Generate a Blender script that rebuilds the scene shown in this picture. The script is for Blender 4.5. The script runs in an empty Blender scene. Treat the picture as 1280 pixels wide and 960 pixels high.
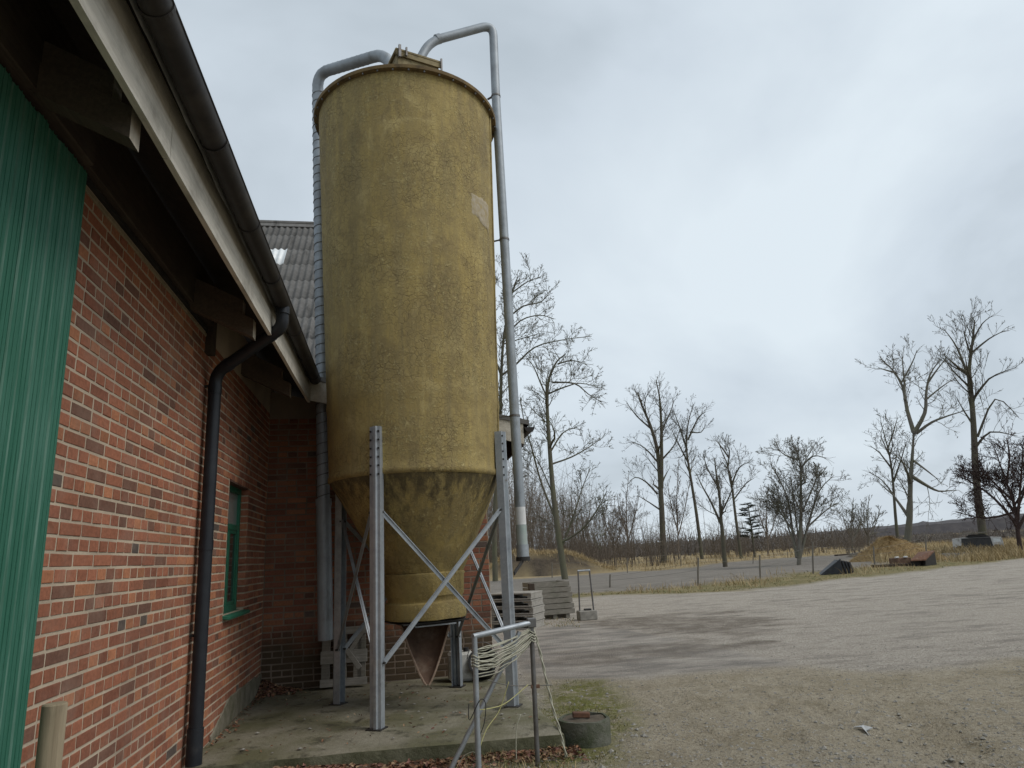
import bpy, math, random
import numpy as np
from math import sin, cos, pi, radians, sqrt, tan, atan2
from mathutils import Vector, Matrix, noise as mn
rnd = random.Random(7)
S = bpy.context.scene
COL = S.collection

# ------------------------------------------------------------------ camera
HC = 1.45                      # camera height above the concrete pad (the yard lies 0.13 lower)
YAW, PITCH, ROLL, FPX = radians(10.44), radians(14.1155), radians(-3.034), 850.0
fw = Vector((sin(YAW)*cos(PITCH), cos(YAW)*cos(PITCH), sin(PITCH)))
_r = fw.cross(Vector((0, 0, 1))).normalized(); _u = _r.cross(fw)
rt = _r*cos(ROLL) + _u*sin(ROLL); up = _u*cos(ROLL) - _r*sin(ROLL)
cd = bpy.data.cameras.new('camera'); cam = bpy.data.objects.new('camera', cd); COL.objects.link(cam)
cd.sensor_width = 36.0; cd.lens = 36.0*FPX/1280.0; cd.clip_start = 0.05; cd.clip_end = 12000
cam.matrix_world = Matrix(((rt.x, up.x, -fw.x, 0), (rt.y, up.y, -fw.y, 0), (rt.z, up.z, -fw.z, HC), (0, 0, 0, 1)))
S.camera = cam
S.view_settings.view_transform = 'Standard'; S.view_settings.look = 'None'
S.view_settings.gamma = 1.0; S.view_settings.exposure = 0.32; S.view_settings.use_curve_mapping = False

# ------------------------------------------------------------------ world: overcast sky
SUN_EL, SUN_AZ = radians(48), radians(118)      # azimuth clockwise from +Y: from the right, a little behind
w = bpy.data.worlds.new('World'); S.world = w; w.use_nodes = True
nt = w.node_tree; nt.nodes.clear(); N = nt.nodes.new; L = nt.links.new
out = N('ShaderNodeOutputWorld'); bg = N('ShaderNodeBackground'); bg.inputs[1].default_value = 0.1; L(bg.outputs[0], out.inputs[0])
sky = N('ShaderNodeTexSky'); sky.sky_type = 'NISHITA'; sky.sun_disc = False
sky.sun_elevation = SUN_EL; sky.sun_rotation = SUN_AZ; sky.air_density = 1.0; sky.dust_density = 3.0
tc = N('ShaderNodeTexCoord'); sp = N('ShaderNodeSeparateXYZ'); L(tc.outputs['Generated'], sp.inputs[0])
def mth(op, a, b=None):
    n = N('ShaderNodeMath'); n.operation = op
    for i, v in enumerate((a, b)):
        if v is None: continue
        if isinstance(v, (int, float)): n.inputs[i].default_value = v
        else: L(v, n.inputs[i])
    return n.outputs[0]
zz = mth('ADD', mth('MAXIMUM', sp.outputs[2], 0.0), 0.5)
cb = N('ShaderNodeCombineXYZ'); L(mth('DIVIDE', sp.outputs[0], zz), cb.inputs[0]); L(mth('DIVIDE', sp.outputs[1], zz), cb.inputs[1])
mp = N('ShaderNodeMapping'); mp.inputs['Location'].default_value = (9.3, 6.2, 0.0); mp.inputs['Rotation'].default_value = (0, 0, radians(20)); mp.inputs['Scale'].default_value = (1.1, 1.3, 1)
L(cb.outputs[0], mp.inputs[0])
n1 = N('ShaderNodeTexNoise'); n1.inputs['Scale'].default_value = 1.0; n1.inputs['Detail'].default_value = 6; n1.inputs['Roughness'].default_value = 0.5; n1.inputs['Distortion'].default_value = 0.5
L(mp.outputs[0], n1.inputs['Vector'])
cr = N('ShaderNodeValToRGB'); L(n1.outputs[0], cr.inputs[0])
e = cr.color_ramp.elements
e[0].position = 0.37; e[0].color = (3.7, 4.25, 4.7, 1); e[1].position = 0.66; e[1].color = (6.3, 7.0, 7.5, 1)
m_ = cr.color_ramp.elements.new(0.5); m_.color = (5.2, 5.85, 6.45, 1)
mx = N('ShaderNodeMix'); mx.data_type = 'RGBA'; mx.inputs[0].default_value = 0.93
L(sky.outputs[0], mx.inputs[6]); L(cr.outputs[0], mx.inputs[7]); L(mx.outputs[2], bg.inputs[0])

sd = bpy.data.lights.new('sun', 'SUN'); sd.energy = 1.4; sd.angle = radians(28); sd.color = (1.0, 0.965, 0.92)
sun = bpy.data.objects.new('sun', sd); COL.objects.link(sun)
dirv = Vector((sin(SUN_AZ)*cos(SUN_EL), cos(SUN_AZ)*cos(SUN_EL), sin(SUN_EL)))
sun.rotation_euler = dirv.to_track_quat('Z', 'Y').to_euler(); sun.location = (20, -10, 30)

# ------------------------------------------------------------------ pixel -> ray helpers (a pixel gives a direction only)
EYE = Vector((0, 0, HC))
def ray(x, y): return fw + rt*((x-640)/FPX) - up*((y-480)/FPX)
def on(x, y, ax, val):
    d = ray(x, y); return EYE + d*((val-EYE[ax])/d[ax])
def PX(x, y, X): return on(x, y, 0, X)
def PY(x, y, Y): return on(x, y, 1, Y)
GZ = -0.13
def G(x, y, z=GZ): return on(x, y, 2, z)
def PD(x, y, D):
    d = ray(x, y); return EYE + d*(D/sqrt(d.x*d.x+d.y*d.y))
def proj(p):
    v = Vector(p)-EYE; d = v.dot(fw)
    return (640+FPX*v.dot(rt)/d, 480-FPX*v.dot(up)/d, d)

# ------------------------------------------------------------------ materials
MATS = {}
class NT:
    def __init__(s, name):
        s.m = bpy.data.materials.new(name); s.m.use_nodes = True; s.t = s.m.node_tree; s.t.nodes.clear()
        s.o = s.n('ShaderNodeOutputMaterial'); s.b = s.n('ShaderNodeBsdfPrincipled'); s.l(s.b.outputs[0], s.o.inputs[0]); MATS[name] = s.m
        s.tc = s.n('ShaderNodeTexCoord').outputs['Object']; s.geo = s.n('ShaderNodeNewGeometry').outputs['Position']
    def n(s, t): return s.t.nodes.new(t)
    def l(s, a, b): s.t.links.new(a, b)
    def noise(s, scale, detail=4, rough=.55, vec=None, sc3=None, dist=0):
        vec = vec or s.geo
        if sc3:
            mp = s.n('ShaderNodeMapping'); mp.inputs['Scale'].default_value = sc3; s.l(vec, mp.inputs[0]); vec = mp.outputs[0]
        n = s.n('ShaderNodeTexNoise'); n.inputs['Scale'].default_value = scale; n.inputs['Detail'].default_value = detail
        n.inputs['Roughness'].default_value = rough; n.inputs['Distortion'].default_value = dist; s.l(vec, n.inputs['Vector']); return n.outputs[0]
    def vor(s, scale, feat='F1', vec=None, out=0, sc3=None):
        vec = vec or s.geo
        if sc3:
            mp = s.n('ShaderNodeMapping'); mp.inputs['Scale'].default_value = sc3; s.l(vec, mp.inputs[0]); vec = mp.outputs[0]
        n = s.n('ShaderNodeTexVoronoi'); n.feature = feat; n.inputs['Scale'].default_value = scale; s.l(vec, n.inputs['Vector']); return n.outputs[out]
    def ramp(s, v, *st):
        r = s.n('ShaderNodeValToRGB'); s.l(v, r.inputs[0]); el = r.color_ramp.elements
        while len(el) < len(st): el.new(.5)
        for k, (p, c) in enumerate(st):
            el[k].position = p; el[k].color = (c, c, c, 1) if isinstance(c, (int, float)) else (*c, 1)
        return r.outputs[0]
    def mix(s, f, a, b, mode='MIX'):
        m = s.n('ShaderNodeMix'); m.data_type = 'RGBA'; m.blend_type = mode
        for i, v in ((0, f), (6, a), (7, b)):
            if isinstance(v, (int, float)): m.inputs[i].default_value = v if i == 0 else (v, v, v, 1)
            elif isinstance(v, tuple): m.inputs[i].default_value = (*v, 1)
            else: s.l(v, m.inputs[i])
        return m.outputs[2]
    def math(s, op, a, b=None, c=None):
        n = s.n('ShaderNodeMath'); n.operation = op
        for i, v in enumerate((a, b, c)):
            if v is None: continue
            if isinstance(v, (int, float)): n.inputs[i].default_value = v
            else: s.l(v, n.inputs[i])
        return n.outputs[0]
    def attr(s, name, what='Color'):
        a = s.n('ShaderNodeAttribute'); a.attribute_name = name; return a.outputs[what]
    def rand(s): return s.n('ShaderNodeObjectInfo').outputs['Random']
    def fin(s, col, rough=.8, metal=0., bump=None, bd=.01, bs=.6, spec=.35):
        if isinstance(col, tuple): s.b.inputs['Base Color'].default_value = (*col, 1)
        else: s.l(col, s.b.inputs['Base Color'])
        if isinstance(rough, (int, float)): s.b.inputs['Roughness'].default_value = rough
        else: s.l(rough, s.b.inputs['Roughness'])
        s.b.inputs['Metallic'].default_value = metal; s.b.inputs['Specular IOR Level'].default_value = spec
        if bump is not None:
            bn = s.n('ShaderNodeBump'); bn.inputs['Strength'].default_value = bs; bn.inputs['Distance'].default_value = bd
            s.l(bump, bn.inputs['Height']); s.l(bn.outputs[0], s.b.inputs['Normal'])
        return s.m
def simple(name, c, c2=None, sc=8., rough=.8, metal=0., bd=.004, sc3=None, spec=.3, dirt=None, dsc=3., dlo=.52, dhi=.7):
    m = NT(name); n = m.noise(sc, 6, .6, sc3=sc3)
    col = m.mix(m.ramp(n, (.3, 0.), (.7, 1.)), c, c2 or tuple(v*.6 for v in c))
    if dirt: col = m.mix(m.ramp(m.noise(dsc, 6, .65), (dlo, 0.), (dhi, 1.)), col, dirt)
    return m.fin(col, rough, metal, n, bd, .5, spec)

# brick: tone comes from a per-brick colour attribute
for nm_ in ('brick', 'brick_algae_shade'):
    m = NT(nm_); n1_ = m.noise(45, 5, .65); n2_ = m.noise(3.2, 4, .6)
    c_ = m.mix(1.0, m.attr('tone'), m.ramp(n1_, (.25, .68), (.75, 1.2)), 'MULTIPLY')
    c_ = m.mix(m.ramp(n2_, (.5, 0.), (.75, .35)), c_, (.30, .22, .17)); c_ = m.mix(m.ramp(m.noise(1.1, 5, .6), (.55, 0.), (.75, .4)), c_, (.10, .065, .05))
    if nm_ == 'brick_algae_shade':     # algae growing up from the wet base; overall dark mix paints the wing's shade
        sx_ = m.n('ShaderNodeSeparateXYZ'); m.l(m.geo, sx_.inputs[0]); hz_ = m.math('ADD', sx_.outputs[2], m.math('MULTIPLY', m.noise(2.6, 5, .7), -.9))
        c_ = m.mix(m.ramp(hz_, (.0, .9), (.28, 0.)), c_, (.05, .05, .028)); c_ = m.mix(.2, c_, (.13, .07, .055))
    m.fin(c_, .88, 0, n1_, .004, .7, .25)
m = NT('mortar'); n1_ = m.noise(70, 4, .6); m.fin(m.mix(m.ramp(m.noise(2.0, 5), (.35, 0.), (.7, 1.)), (.50, .415, .31), (.33, .27, .205)), .95, 0, n1_, .004, .8, .15)
m = NT('mortar_shade'); n1_ = m.noise(70, 4, .6); m.fin(m.mix(m.ramp(m.noise(2.0, 5), (.35, 0.), (.7, 1.)), (.26, .205, .16), (.14, .115, .09)), .95, 0, n1_, .004, .8, .15)  # darker copy of the mortar, shade of the wing wall put into the colour
# green weathered boards
m = NT('green_paint'); gr = m.noise(5, 8, .7, sc3=(14, 14, .35)); pl = m.noise(2.2, 6, .65, sc3=(3, 3, .6))
c_ = m.mix(m.ramp(gr, (.3, 0.), (.7, 1.)), (.02, .105, .066), (.04, .15, .10)); c_ = m.mix(m.ramp(pl, (.46, 0.), (.74, .45)), c_, (.10, .225, .175))
c_ = m.mix(m.ramp(m.noise(6, 6, .7, sc3=(9, 9, .5)), (.66, 0.), (.72, 1.)), c_, (.04, .045, .035)); m.fin(c_, .72, 0, gr, .006, .9, .25)
simple('green_worn', (.13, .24, .19), (.03, .11, .07), 5, .75, 0, .003, (12, 12, .6))
simple('green_window', (.02, .115, .07), (.035, .16, .10), 9, .5, 0, .002)
# woods
def wood(name, a, b, dirt=(.06, .05, .04), ax=1, rough=.85):
    m = NT(name); s3 = [10, 10, 10]; s3[ax] = .5
    g = m.noise(5, 8, .7, sc3=tuple(s3), dist=.3)
    c = m.mix(m.ramp(g, (.3, 0.), (.7, 1.)), a, b); c = m.mix(m.ramp(m.noise(3.5, 5, .65), (.5, 0.), (.78, .7)), c, dirt)
    return m.fin(c, rough, 0, g, .004, .7, .2)
wood('fascia_wood', (.62, .585, .51), (.42, .39, .335), (.17, .155, .13))
wood('dark_beam', (.075, .055, .042), (.035, .027, .022), (.10, .085, .06))
wood('rafter_wood', (.13, .10, .075), (.07, .055, .042))
wood('rafter_end_lit', (.46, .41, .33), (.28, .24, .19), (.13, .11, .09), 2)  # paler copy of the rafter wood, paints the light on the cut ends
wood('grey_wood', (.25, .23, .20), (.14, .13, .105), (.09, .10, .065), 0)
wood('pale_pallet_wood', (.38, .36, .32), (.22, .205, .18), (.12, .11, .09), 0)
wood('stake_wood', (.34, .28, .19), (.20, .16, .105), (.12, .10, .07), 2)
wood('post_wood', (.20, .18, .15), (.11, .10, .085), (.08, .08, .06), 2)
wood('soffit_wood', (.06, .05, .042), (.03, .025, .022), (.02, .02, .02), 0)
simple('black_plastic', (.012, .014, .018), (.022, .025, .03), 6, .38, 0, .001, dirt=(.05, .05, .048), dsc=4, dlo=.6, dhi=.8)
simple('gutter_black', (.016, .0145, .0145), (.03, .026, .024), 7, .55, 0, .001, dirt=(.045, .038, .032), dsc=4)
simple('black_rubber', (.015, .015, .016), (.03, .03, .03), 8, .6)
simple('white_plastic', (.62, .61, .57), (.46, .45, .41), 7, .55, 0, .001, dirt=(.12, .105, .08), dsc=6, dlo=.5, dhi=.75)
simple('label_white', (.68, .68, .67), (.5, .5, .49), 9, .6, 0, .001)
simple('moss_metal', (.30, .36, .33), (.42, .44, .43), 9, .6, .3, .001)
# galvanised steel
m = NT('galvanised'); v_ = m.vor(38, 'F1', out=1); n_ = m.noise(7, 6, .6)
c_ = m.mix(.5, m.mix(m.ramp(n_, (.3, 0.), (.7, 1.)), (.38, .41, .435), (.26, .28, .30)), m.ramp(v_, (.0, .38), (1., .62)), 'SOFT_LIGHT')
c_ = m.mix(m.ramp(m.noise(3, 6, .7), (.58, 0.), (.75, .6)), c_, (.17, .15, .125)); c_ = m.mix(m.ramp(m.noise(6, 7, .75), (.66, 0.), (.74, .7)), c_, (.15, .085, .05)); m.fin(c_, m.ramp(n_, (.3, .42), (.7, .62)), .55, n_, .002, .3, .5)
m = NT('duct_steel'); n_ = m.noise(5, 6, .65); c_ = m.mix(m.ramp(n_, (.35, 0.), (.7, 1.)), (.32, .355, .385), (.23, .25, .27))
c_ = m.mix(m.ramp(m.noise(9, 6, .7, sc3=(1, 1, .3)), (.56, 0.), (.74, .75)), c_, (.16, .165, .15)); m.fin(c_, .55, .35, n_, .002, .4, .5)
simple('rod_steel', (.20, .20, .20), (.12, .11, .10), 12, .55, .6, .001, dirt=(.10, .06, .04), dsc=7, dlo=.6, dhi=.75)
simple('rust', (.17, .085, .05), (.085, .045, .032), 14, .85, .1, .004, dirt=(.22, .15, .11), dsc=6)
simple('rust_inner', (.17, .105, .07), (.085, .052, .036), 9, .85, .0, .003, dirt=(.24, .18, .135), dsc=4)
simple('chute_lip', (.33, .25, .19), (.20, .13, .09), 30, .9, 0, .003)
simple('dark_steel', (.055, .05, .046), (.03, .028, .026), 8, .6, .4, .002)
# silo skin: ochre glass-fibre, flaking, algae streaks
def silo_mat(name, stain, run=(.46, .72, .55)):
    m = NT(name); big = m.noise(1.1, 5, .6); st = m.noise(2.4, 7, .68, sc3=(3.2, 3.2, .28)); fl = m.noise(20, 8, .74, dist=1.2); md = m.noise(5, 7, .72, dist=.4)
    c = m.mix(m.ramp(big, (.35, 0.), (.68, 1.)), (.325, .24, .08), (.405, .31, .112))
    c = m.mix(m.ramp(st, (.42, 0.), (.66, .7)), c, (.24, .195, .10)); c = m.mix(m.ramp(st, (.30, .55), (.43, 0.)), c, (.49, .395, .17))
    c = m.mix(m.ramp(md, (.48, 0.), (.62, .7)), c, (.215, .16, .068)); c = m.mix(m.ramp(m.noise(2.0, 7, .7, dist=.6), (.55, 0.), (.66, .6)), c, (.50, .40, .175))
    fm = m.ramp(m.noise(1.6, 6, .68, dist=.5), (.44, 0.), (.60, 1.))
    msk = m.math('MULTIPLY', m.ramp(fl, (.53, 0.), (.58, 1.)), fm)
    c = m.mix(m.math('MULTIPLY', msk, .7), c, (.54, .445, .21))
    c = m.mix(m.math('MULTIPLY', m.ramp(fl, (.40, .8), (.46, 0.)), fm), c, (.17, .125, .055))
    mpw = m.n('ShaderNodeVectorMath'); mpw.operation = 'ADD'; nz = m.n('ShaderNodeTexNoise'); nz.inputs['Scale'].default_value = 9; m.l(m.geo, nz.inputs['Vector'])
    sc_ = m.n('ShaderNodeVectorMath'); sc_.operation = 'SCALE'; sc_.inputs['Scale'].default_value = .12; m.l(nz.outputs['Color'], sc_.inputs[0]); m.l(m.geo, mpw.inputs[0]); m.l(sc_.outputs[0], mpw.inputs[1])
    cr_ = m.ramp(m.vor(15, 'DISTANCE_TO_EDGE', vec=mpw.outputs[0], out=0), (.0, 1.), (.05, 0.)); cm = m.math('MULTIPLY', cr_, m.ramp(m.noise(1.5, 5, .6), (.42, 0.), (.60, .8)))
    c = m.mix(cm, c, (.14, .10, .045))
    drk = m.noise(5.5, 8, .75, sc3=(2.2, 2.2, stain[2])); c = m.mix(m.ramp(drk, (stain[0], 0.), (stain[1], .85)), c, (.075, .062, .034))
    dr2 = m.noise(1.7, 6, .7, sc3=(2.5, 2.5, .35)); c = m.mix(m.ramp(dr2, (run[0], 0.), (run[1], run[2])), c, (.17, .135, .07))
    c = m.mix(m.ramp(m.noise(70, 3, .6), (.35, 0.), (.72, .45)), c, (.19, .145, .065))
    if name == 'silo_cone_skin':      # grime running down from the flange
        sz = m.n('ShaderNodeSeparateXYZ'); m.l(m.geo, sz.inputs[0]); hz = m.math('ADD', m.math('MULTIPLY', m.math('SUBTRACT', 2.36, sz.outputs[2]), 1.0), m.math('MULTIPLY', m.noise(5, 7, .7, sc3=(2.6, 2.6, .12)), -1.5))
        c = m.mix(m.ramp(m.math('ADD', hz, .78), (.12, .8), (.40, 0.)), c, (.06, .048, .028))
    h = m.math('ADD', m.math('SUBTRACT', fl, m.math('MULTIPLY', cm, .8)), m.math('MULTIPLY', msk, .7)); return m.fin(c, .75, 0, h, .008, .85, .25)
silo_mat('silo_skin', (.60, .80, .35)); silo_mat('silo_cone_skin', (.53, .70, .13), (.48, .74, .6)); silo_mat('silo_boot_skin', (.62, .8, .5), (.6, .85, .5))
simple('silo_rim', (.20, .135, .055), (.10, .07, .035), 6, .8, 0, .003, dirt=(.045, .035, .025), dsc=4)
simple('worn_patch', (.40, .35, .27), (.29, .235, .14), 22, .85, 0, .003, dirt=(.33, .25, .10), dsc=12)
simple('hatch_skin', (.30, .245, .135), (.17, .135, .07), 9, .8, 0, .003, dirt=(.06, .05, .03), dsc=6)
# concrete pad
m = NT('pad_concrete'); n_ = m.noise(30, 7, .7); big = m.noise(1.3, 6, .6)
c_ = m.mix(m.ramp(n_, (.3, 0.), (.7, 1.)), (.17, .155, .115), (.25, .23, .175)); c_ = m.mix(m.ramp(big, (.38, 0.), (.62, .8)), c_, (.092, .088, .04))
c_ = m.mix(m.ramp(m.noise(3.7, 8, .75), (.53, 0.), (.64, .9)), c_, (.055, .05, .034)); c_ = m.mix(m.ramp(m.noise(2.1, 6, .7, dist=.5), (.60, 0.), (.72, .6)), c_, (.30, .28, .225))
m.fin(c_, .9, 0, m.math('ADD', n_, big), .012, .8, .2)
m = NT('pad_side'); n_ = m.noise(22, 6, .7); m.fin(m.mix(m.ramp(m.noise(4, 6, .7), (.4, 0.), (.62, 1.)), (.085, .085, .05), (.16, .155, .105)), .95, 0, n_, .015, .9, .1)
m = NT('plinth_render'); n_ = m.noise(28, 6, .7); m.fin(m.mix(m.ramp(m.noise(5, 6, .7), (.38, 0.), (.65, 1.)), (.225, .20, .155), (.12, .115, .075)), .95, 0, n_, .008, .8, .1)
m = NT('well_concrete'); n_ = m.noise(38, 6, .7); m.fin(m.mix(m.ramp(m.noise(7, 7, .7), (.4, 0.), (.65, 1.)), (.13, .13, .105), (.06, .07, .04)), .95, 0, n_, .015, .9, .1)
simple('soil', (.115, .095, .07), (.07, .055, .04), 20, .95, 0, .02)
simple('stone', (.30, .285, .25), (.17, .16, .14), 10, .9, 0, .01)
simple('leaf_litter', (.19, .095, .05), (.10, .055, .035), 9, .8)
m = NT('leaf'); m.fin(m.mix(1.0, m.attr('tone'), m.ramp(m.noise(30, 3), (.3, .7), (.7, 1.2)), 'MULTIPLY'), .75, 0, None, spec=.25)
m = NT('grass'); m.fin(m.attr('tone'), .8, 0, None, spec=.2)
# eternit roof
m = NT('eternit'); n_ = m.noise(6, 7, .7); c_ = m.mix(m.ramp(n_, (.3, 0.), (.7, 1.)), (.175, .17, .165), (.11, .107, .10))
c_ = m.mix(m.ramp(m.noise(1.4, 7, .75, sc3=(3, .5, .5)), (.54, 0.), (.68, .8)), c_, (.055, .053, .05)); c_ = m.mix(m.ramp(m.noise(14, 5, .7), (.68, 0.), (.74, .7)), c_, (.30, .30, .27)); m.fin(c_, .95, 0, n_, .01, .6, .15)
simple('skylight_plastic', (.80, .83, .84), (.66, .68, .68), 5, .35)
m = NT('glass'); m.b.inputs['Base Color'].default_value = (.02, .03, .03, 1); m.b.inputs['Roughness'].default_value = .06; m.b.inputs['Specular IOR Level'].default_value = .6
m = NT('glass_pale'); m.fin(m.mix(m.noise(6, 3, sc3=(1, 6, .4)), (.20, .23, .22), (.30, .33, .32)), .15, 0, None, spec=.6)  # paler, streaky glass for the upper pane
# barks
def bark(name, a, b, moss=None):
    m = NT(name); g = m.noise(7, 7, .7, sc3=(1, 1, .35)); c = m.mix(m.ramp(g, (.3, 0.), (.7, 1.)), a, b)
    if moss: c = m.mix(m.ramp(m.noise(1.2, 5, .6), (.42, 0.), (.62, .9)), c, moss)
    return m.fin(c, .95, 0, g, .03, .7, .1)
bark('bark', (.12, .105, .085), (.07, .062, .052), (.11, .105, .07)); bark('bark_pale', (.20, .185, .16), (.11, .10, .085), (.15, .145, .105))
bark('bark_red', (.085, .058, .052), (.05, .036, .034)); bark('bark_mossy', (.15, .135, .105), (.09, .085, .06), (.125, .125, .08)); bark('brush', (.20, .165, .13), (.12, .098, .08)); bark('brush_far', (.21, .185, .165), (.14, .125, .115)); bark('pine_green', (.028, .036, .022), (.045, .05, .03))
simple('straw', (.33, .23, .105), (.19, .125, .06), 5, .95, 0, .06, dirt=(.13, .09, .05), dsc=1.6, dlo=.55, dhi=.72)
simple('car_white', (.62, .62, .61), (.48, .48, .47), 3, .4, 0, .001, dirt=(.20, .18, .15), dsc=3)
simple('car_dark', (.035, .037, .04), (.07, .07, .07), 5, .5)
simple('twine', (.46, .45, .36), (.34, .33, .26), 30, .9)
simple('twine_yellow', (.45, .43, .20), (.36, .34, .15), 30, .9)
simple('white_film', (.42, .43, .42), (.30, .30, .30), 20, .45)
simple('wire', (.22, .215, .20), (.13, .12, .11), 10, .6, .5)

# ------------------------------------------------------------------ mesh helpers
class MB:
    def __init__(s): s.v = []; s.f = []; s.mi = []; s.c = None
    def add(s, vs, fs, mi=0):
        o = len(s.v); s.v += [tuple(v) for v in vs]; s.f += [tuple(i+o for i in f) for f in fs]; s.mi += [mi]*len(fs)
    def box(s, a, b, mi=0, bev=0.0, M=None):
        x0, y0, z0 = a; x1, y1, z1 = b
        if bev <= 0:
            vs = [(x, y, z) for x in (x0, x1) for y in (y0, y1) for z in (z0, z1)]
            fs = [(0, 1, 3, 2), (4, 6, 7, 5), (0, 4, 5, 1), (2, 3, 7, 6), (0, 2, 6, 4), (1, 5, 7, 3)]
        else:
            t = min(bev, .45*min(x1-x0, y1-y0, z1-z0)); vs = []; idx = {}
            X = (x0, x1); Y = (y0, y1); Z = (z0, z1); sg = (1, -1)
            for i in (0, 1):
                for j in (0, 1):
                    for k in (0, 1):
                        for ax in range(3):
                            p = [X[i]+sg[i]*t, Y[j]+sg[j]*t, Z[k]+sg[k]*t]; p[ax] = (X, Y, Z)[ax][(i, j, k)[ax]]
                            idx[i, j, k, ax] = len(vs); vs.append(tuple(p))
            fs = []
            for ax in range(3):
                for sd_ in (0, 1):
                    q = []
                    for (p_, r_) in ((0, 0), (1, 0), (1, 1), (0, 1)):
                        t3 = [0, 0, 0]; t3[ax] = sd_; t3[(ax+1) % 3] = p_; t3[(ax+2) % 3] = r_; q.append(idx[(*t3, ax)])
                    fs.append(tuple(q if sd_ else q[::-1]))
            for ax in range(3):
                b1, b2 = (ax+1) % 3, (ax+2) % 3
                for p_ in (0, 1):
                    for r_ in (0, 1):
                        def I(e_, a_):
                            t3 = [0, 0, 0]; t3[ax] = e_; t3[b1] = p_; t3[b2] = r_; return idx[(*t3, a_)]
                        q = [I(0, b1), I(1, b1), I(1, b2), I(0, b2)]; fs.append(tuple(q if p_ != r_ else q[::-1]))
            nflat = 6
            for i in (0, 1):
                for j in (0, 1):
                    for k in (0, 1):
                        q = [idx[i, j, k, a_] for a_ in range(3)]; fs.append(tuple(q if (i+j+k) % 2 else q[::-1]))
        if M is not None: vs = [M @ Vector(v) for v in vs]
        s.add(vs, fs, mi)
    def beam(s, p, q, wd, ht, mi=0, upv=(0, 0, 1), bev=0.0):
        p = Vector(p); q = Vector(q); d = q-p; ln = d.length; d.normalize(); sv = d.cross(Vector(upv))
        if sv.length < 1e-4: sv = d.cross(Vector((1, 0, 0)))
        sv.normalize(); uv = sv.cross(d)
        M = Matrix(((d.x, sv.x, uv.x, p.x), (d.y, sv.y, uv.y, p.y), (d.z, sv.z, uv.z, p.z), (0, 0, 0, 1)))
        s.box((0, -wd/2, -ht/2), (ln, wd/2, ht/2), mi, bev, M)
    def tube(s, pts, r, n=10, mi=0, cap=True):
        pts = [Vector(p) for p in pts]; rs = r if isinstance(r, (list, tuple)) else [r]*len(pts)
        d0 = (pts[1]-pts[0]).normalized(); a = d0.orthogonal().normalized(); rings = []
        for i, p in enumerate(pts):
            d = (pts[min(i+1, len(pts)-1)]-pts[max(i-1, 0)]).normalized(); a = (a-d*a.dot(d))
            if a.length < 1e-6: a = d.orthogonal()
            a.normalize(); b = d.cross(a); rings.append([p+(a*cos(2*pi*k/n)+b*sin(2*pi*k/n))*rs[i] for k in range(n)])
        vs = [v for rg in rings for v in rg]; fs = []
        for i in range(len(pts)-1):
            for k in range(n):
                k2 = (k+1) % n; fs.append((i*n+k, i*n+k2, (i+1)*n+k2, (i+1)*n+k))
        if cap: fs.append(tuple(range(n))[::-1]); fs.append(tuple((len(pts)-1)*n+k for k in range(n)))
        s.add(vs, fs, mi)
    def lathe(s, prof, n=48, c=(0, 0), lean=None, mi=0, a0=0, a1=2*pi, close=False):
        full = abs(a1-a0-2*pi) < 1e-6; m_ = n if full else n+1; vs = []; fs = []
        for (r, z) in prof:
            ox, oy = c if lean is None else lean(z)
            for k in range(m_):
                t = a0+(a1-a0)*k/n; vs.append((ox+r*cos(t), oy+r*sin(t), z))
        for i in range(len(prof)-1):
            for k in range(n):
                k2 = (k+1) % m_; fs.append((i*m_+k, i*m_+k2, (i+1)*m_+k2, (i+1)*m_+k))
        if close:
            for i in (0, len(prof)-1): fs.append(tuple(i*m_+k for k in range(m_)))
        s.add(vs, fs, mi)
    def mesh(s, name, mats, smooth=False):
        me = bpy.data.meshes.new(name); me.from_pydata(s.v, [], s.f)
        for m in (mats if isinstance(mats, (list, tuple)) else [mats]): me.materials.append(MATS[m])
        if any(s.mi): me.polygons.foreach_set('material_index', s.mi)
        if smooth: me.polygons.foreach_set('use_smooth', [True]*len(s.f))
        if s.c is not None:
            at = me.color_attributes.new('tone', 'FLOAT_COLOR', 'POINT'); at.data.foreach_set('color', np.asarray(s.c, dtype=np.float32).ravel())
        me.update(); return me
    def build(s, name, mats, parent=None, smooth=False, angle=None, **kw):
        me = s.mesh(name, mats, smooth); o = bpy.data.objects.new(name, me); COL.objects.link(o)
        if smooth and angle: me.set_sharp_from_angle(angle=radians(angle))
        if parent: o.parent = parent; o.matrix_parent_inverse = parent.matrix_world.inverted() if False else Matrix.Translation(-Vector(parent.location))
        for k, v in kw.items(): o[k] = v
        return o
def thing(name, label, cat, loc=(0, 0, 0), group=None):
    o = bpy.data.objects.new(name, None); COL.objects.link(o); o.location = loc; o.empty_display_size = .2
    o['label'] = label; o['category'] = cat
    if group: o['group'] = group
    return o
def tag(o, label, cat, group=None):
    o['label'] = label; o['category'] = cat
    if group: o['group'] = group
    return o
def smoothpts(pts, k=4):
    pts = [Vector(p) for p in pts]; o = []
    for i in range(len(pts)-1):
        p0 = pts[max(i-1, 0)]; p1 = pts[i]; p2 = pts[i+1]; p3 = pts[min(i+2, len(pts)-1)]
        for j in range(k):
            t = j/k; o.append(.5*((2*p1)+(p2-p0)*t+(2*p0-5*p1+4*p2-p3)*t*t+(3*p1-p0-3*p2+p3)*t**3))
    o.append(pts[-1]); return o
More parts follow.
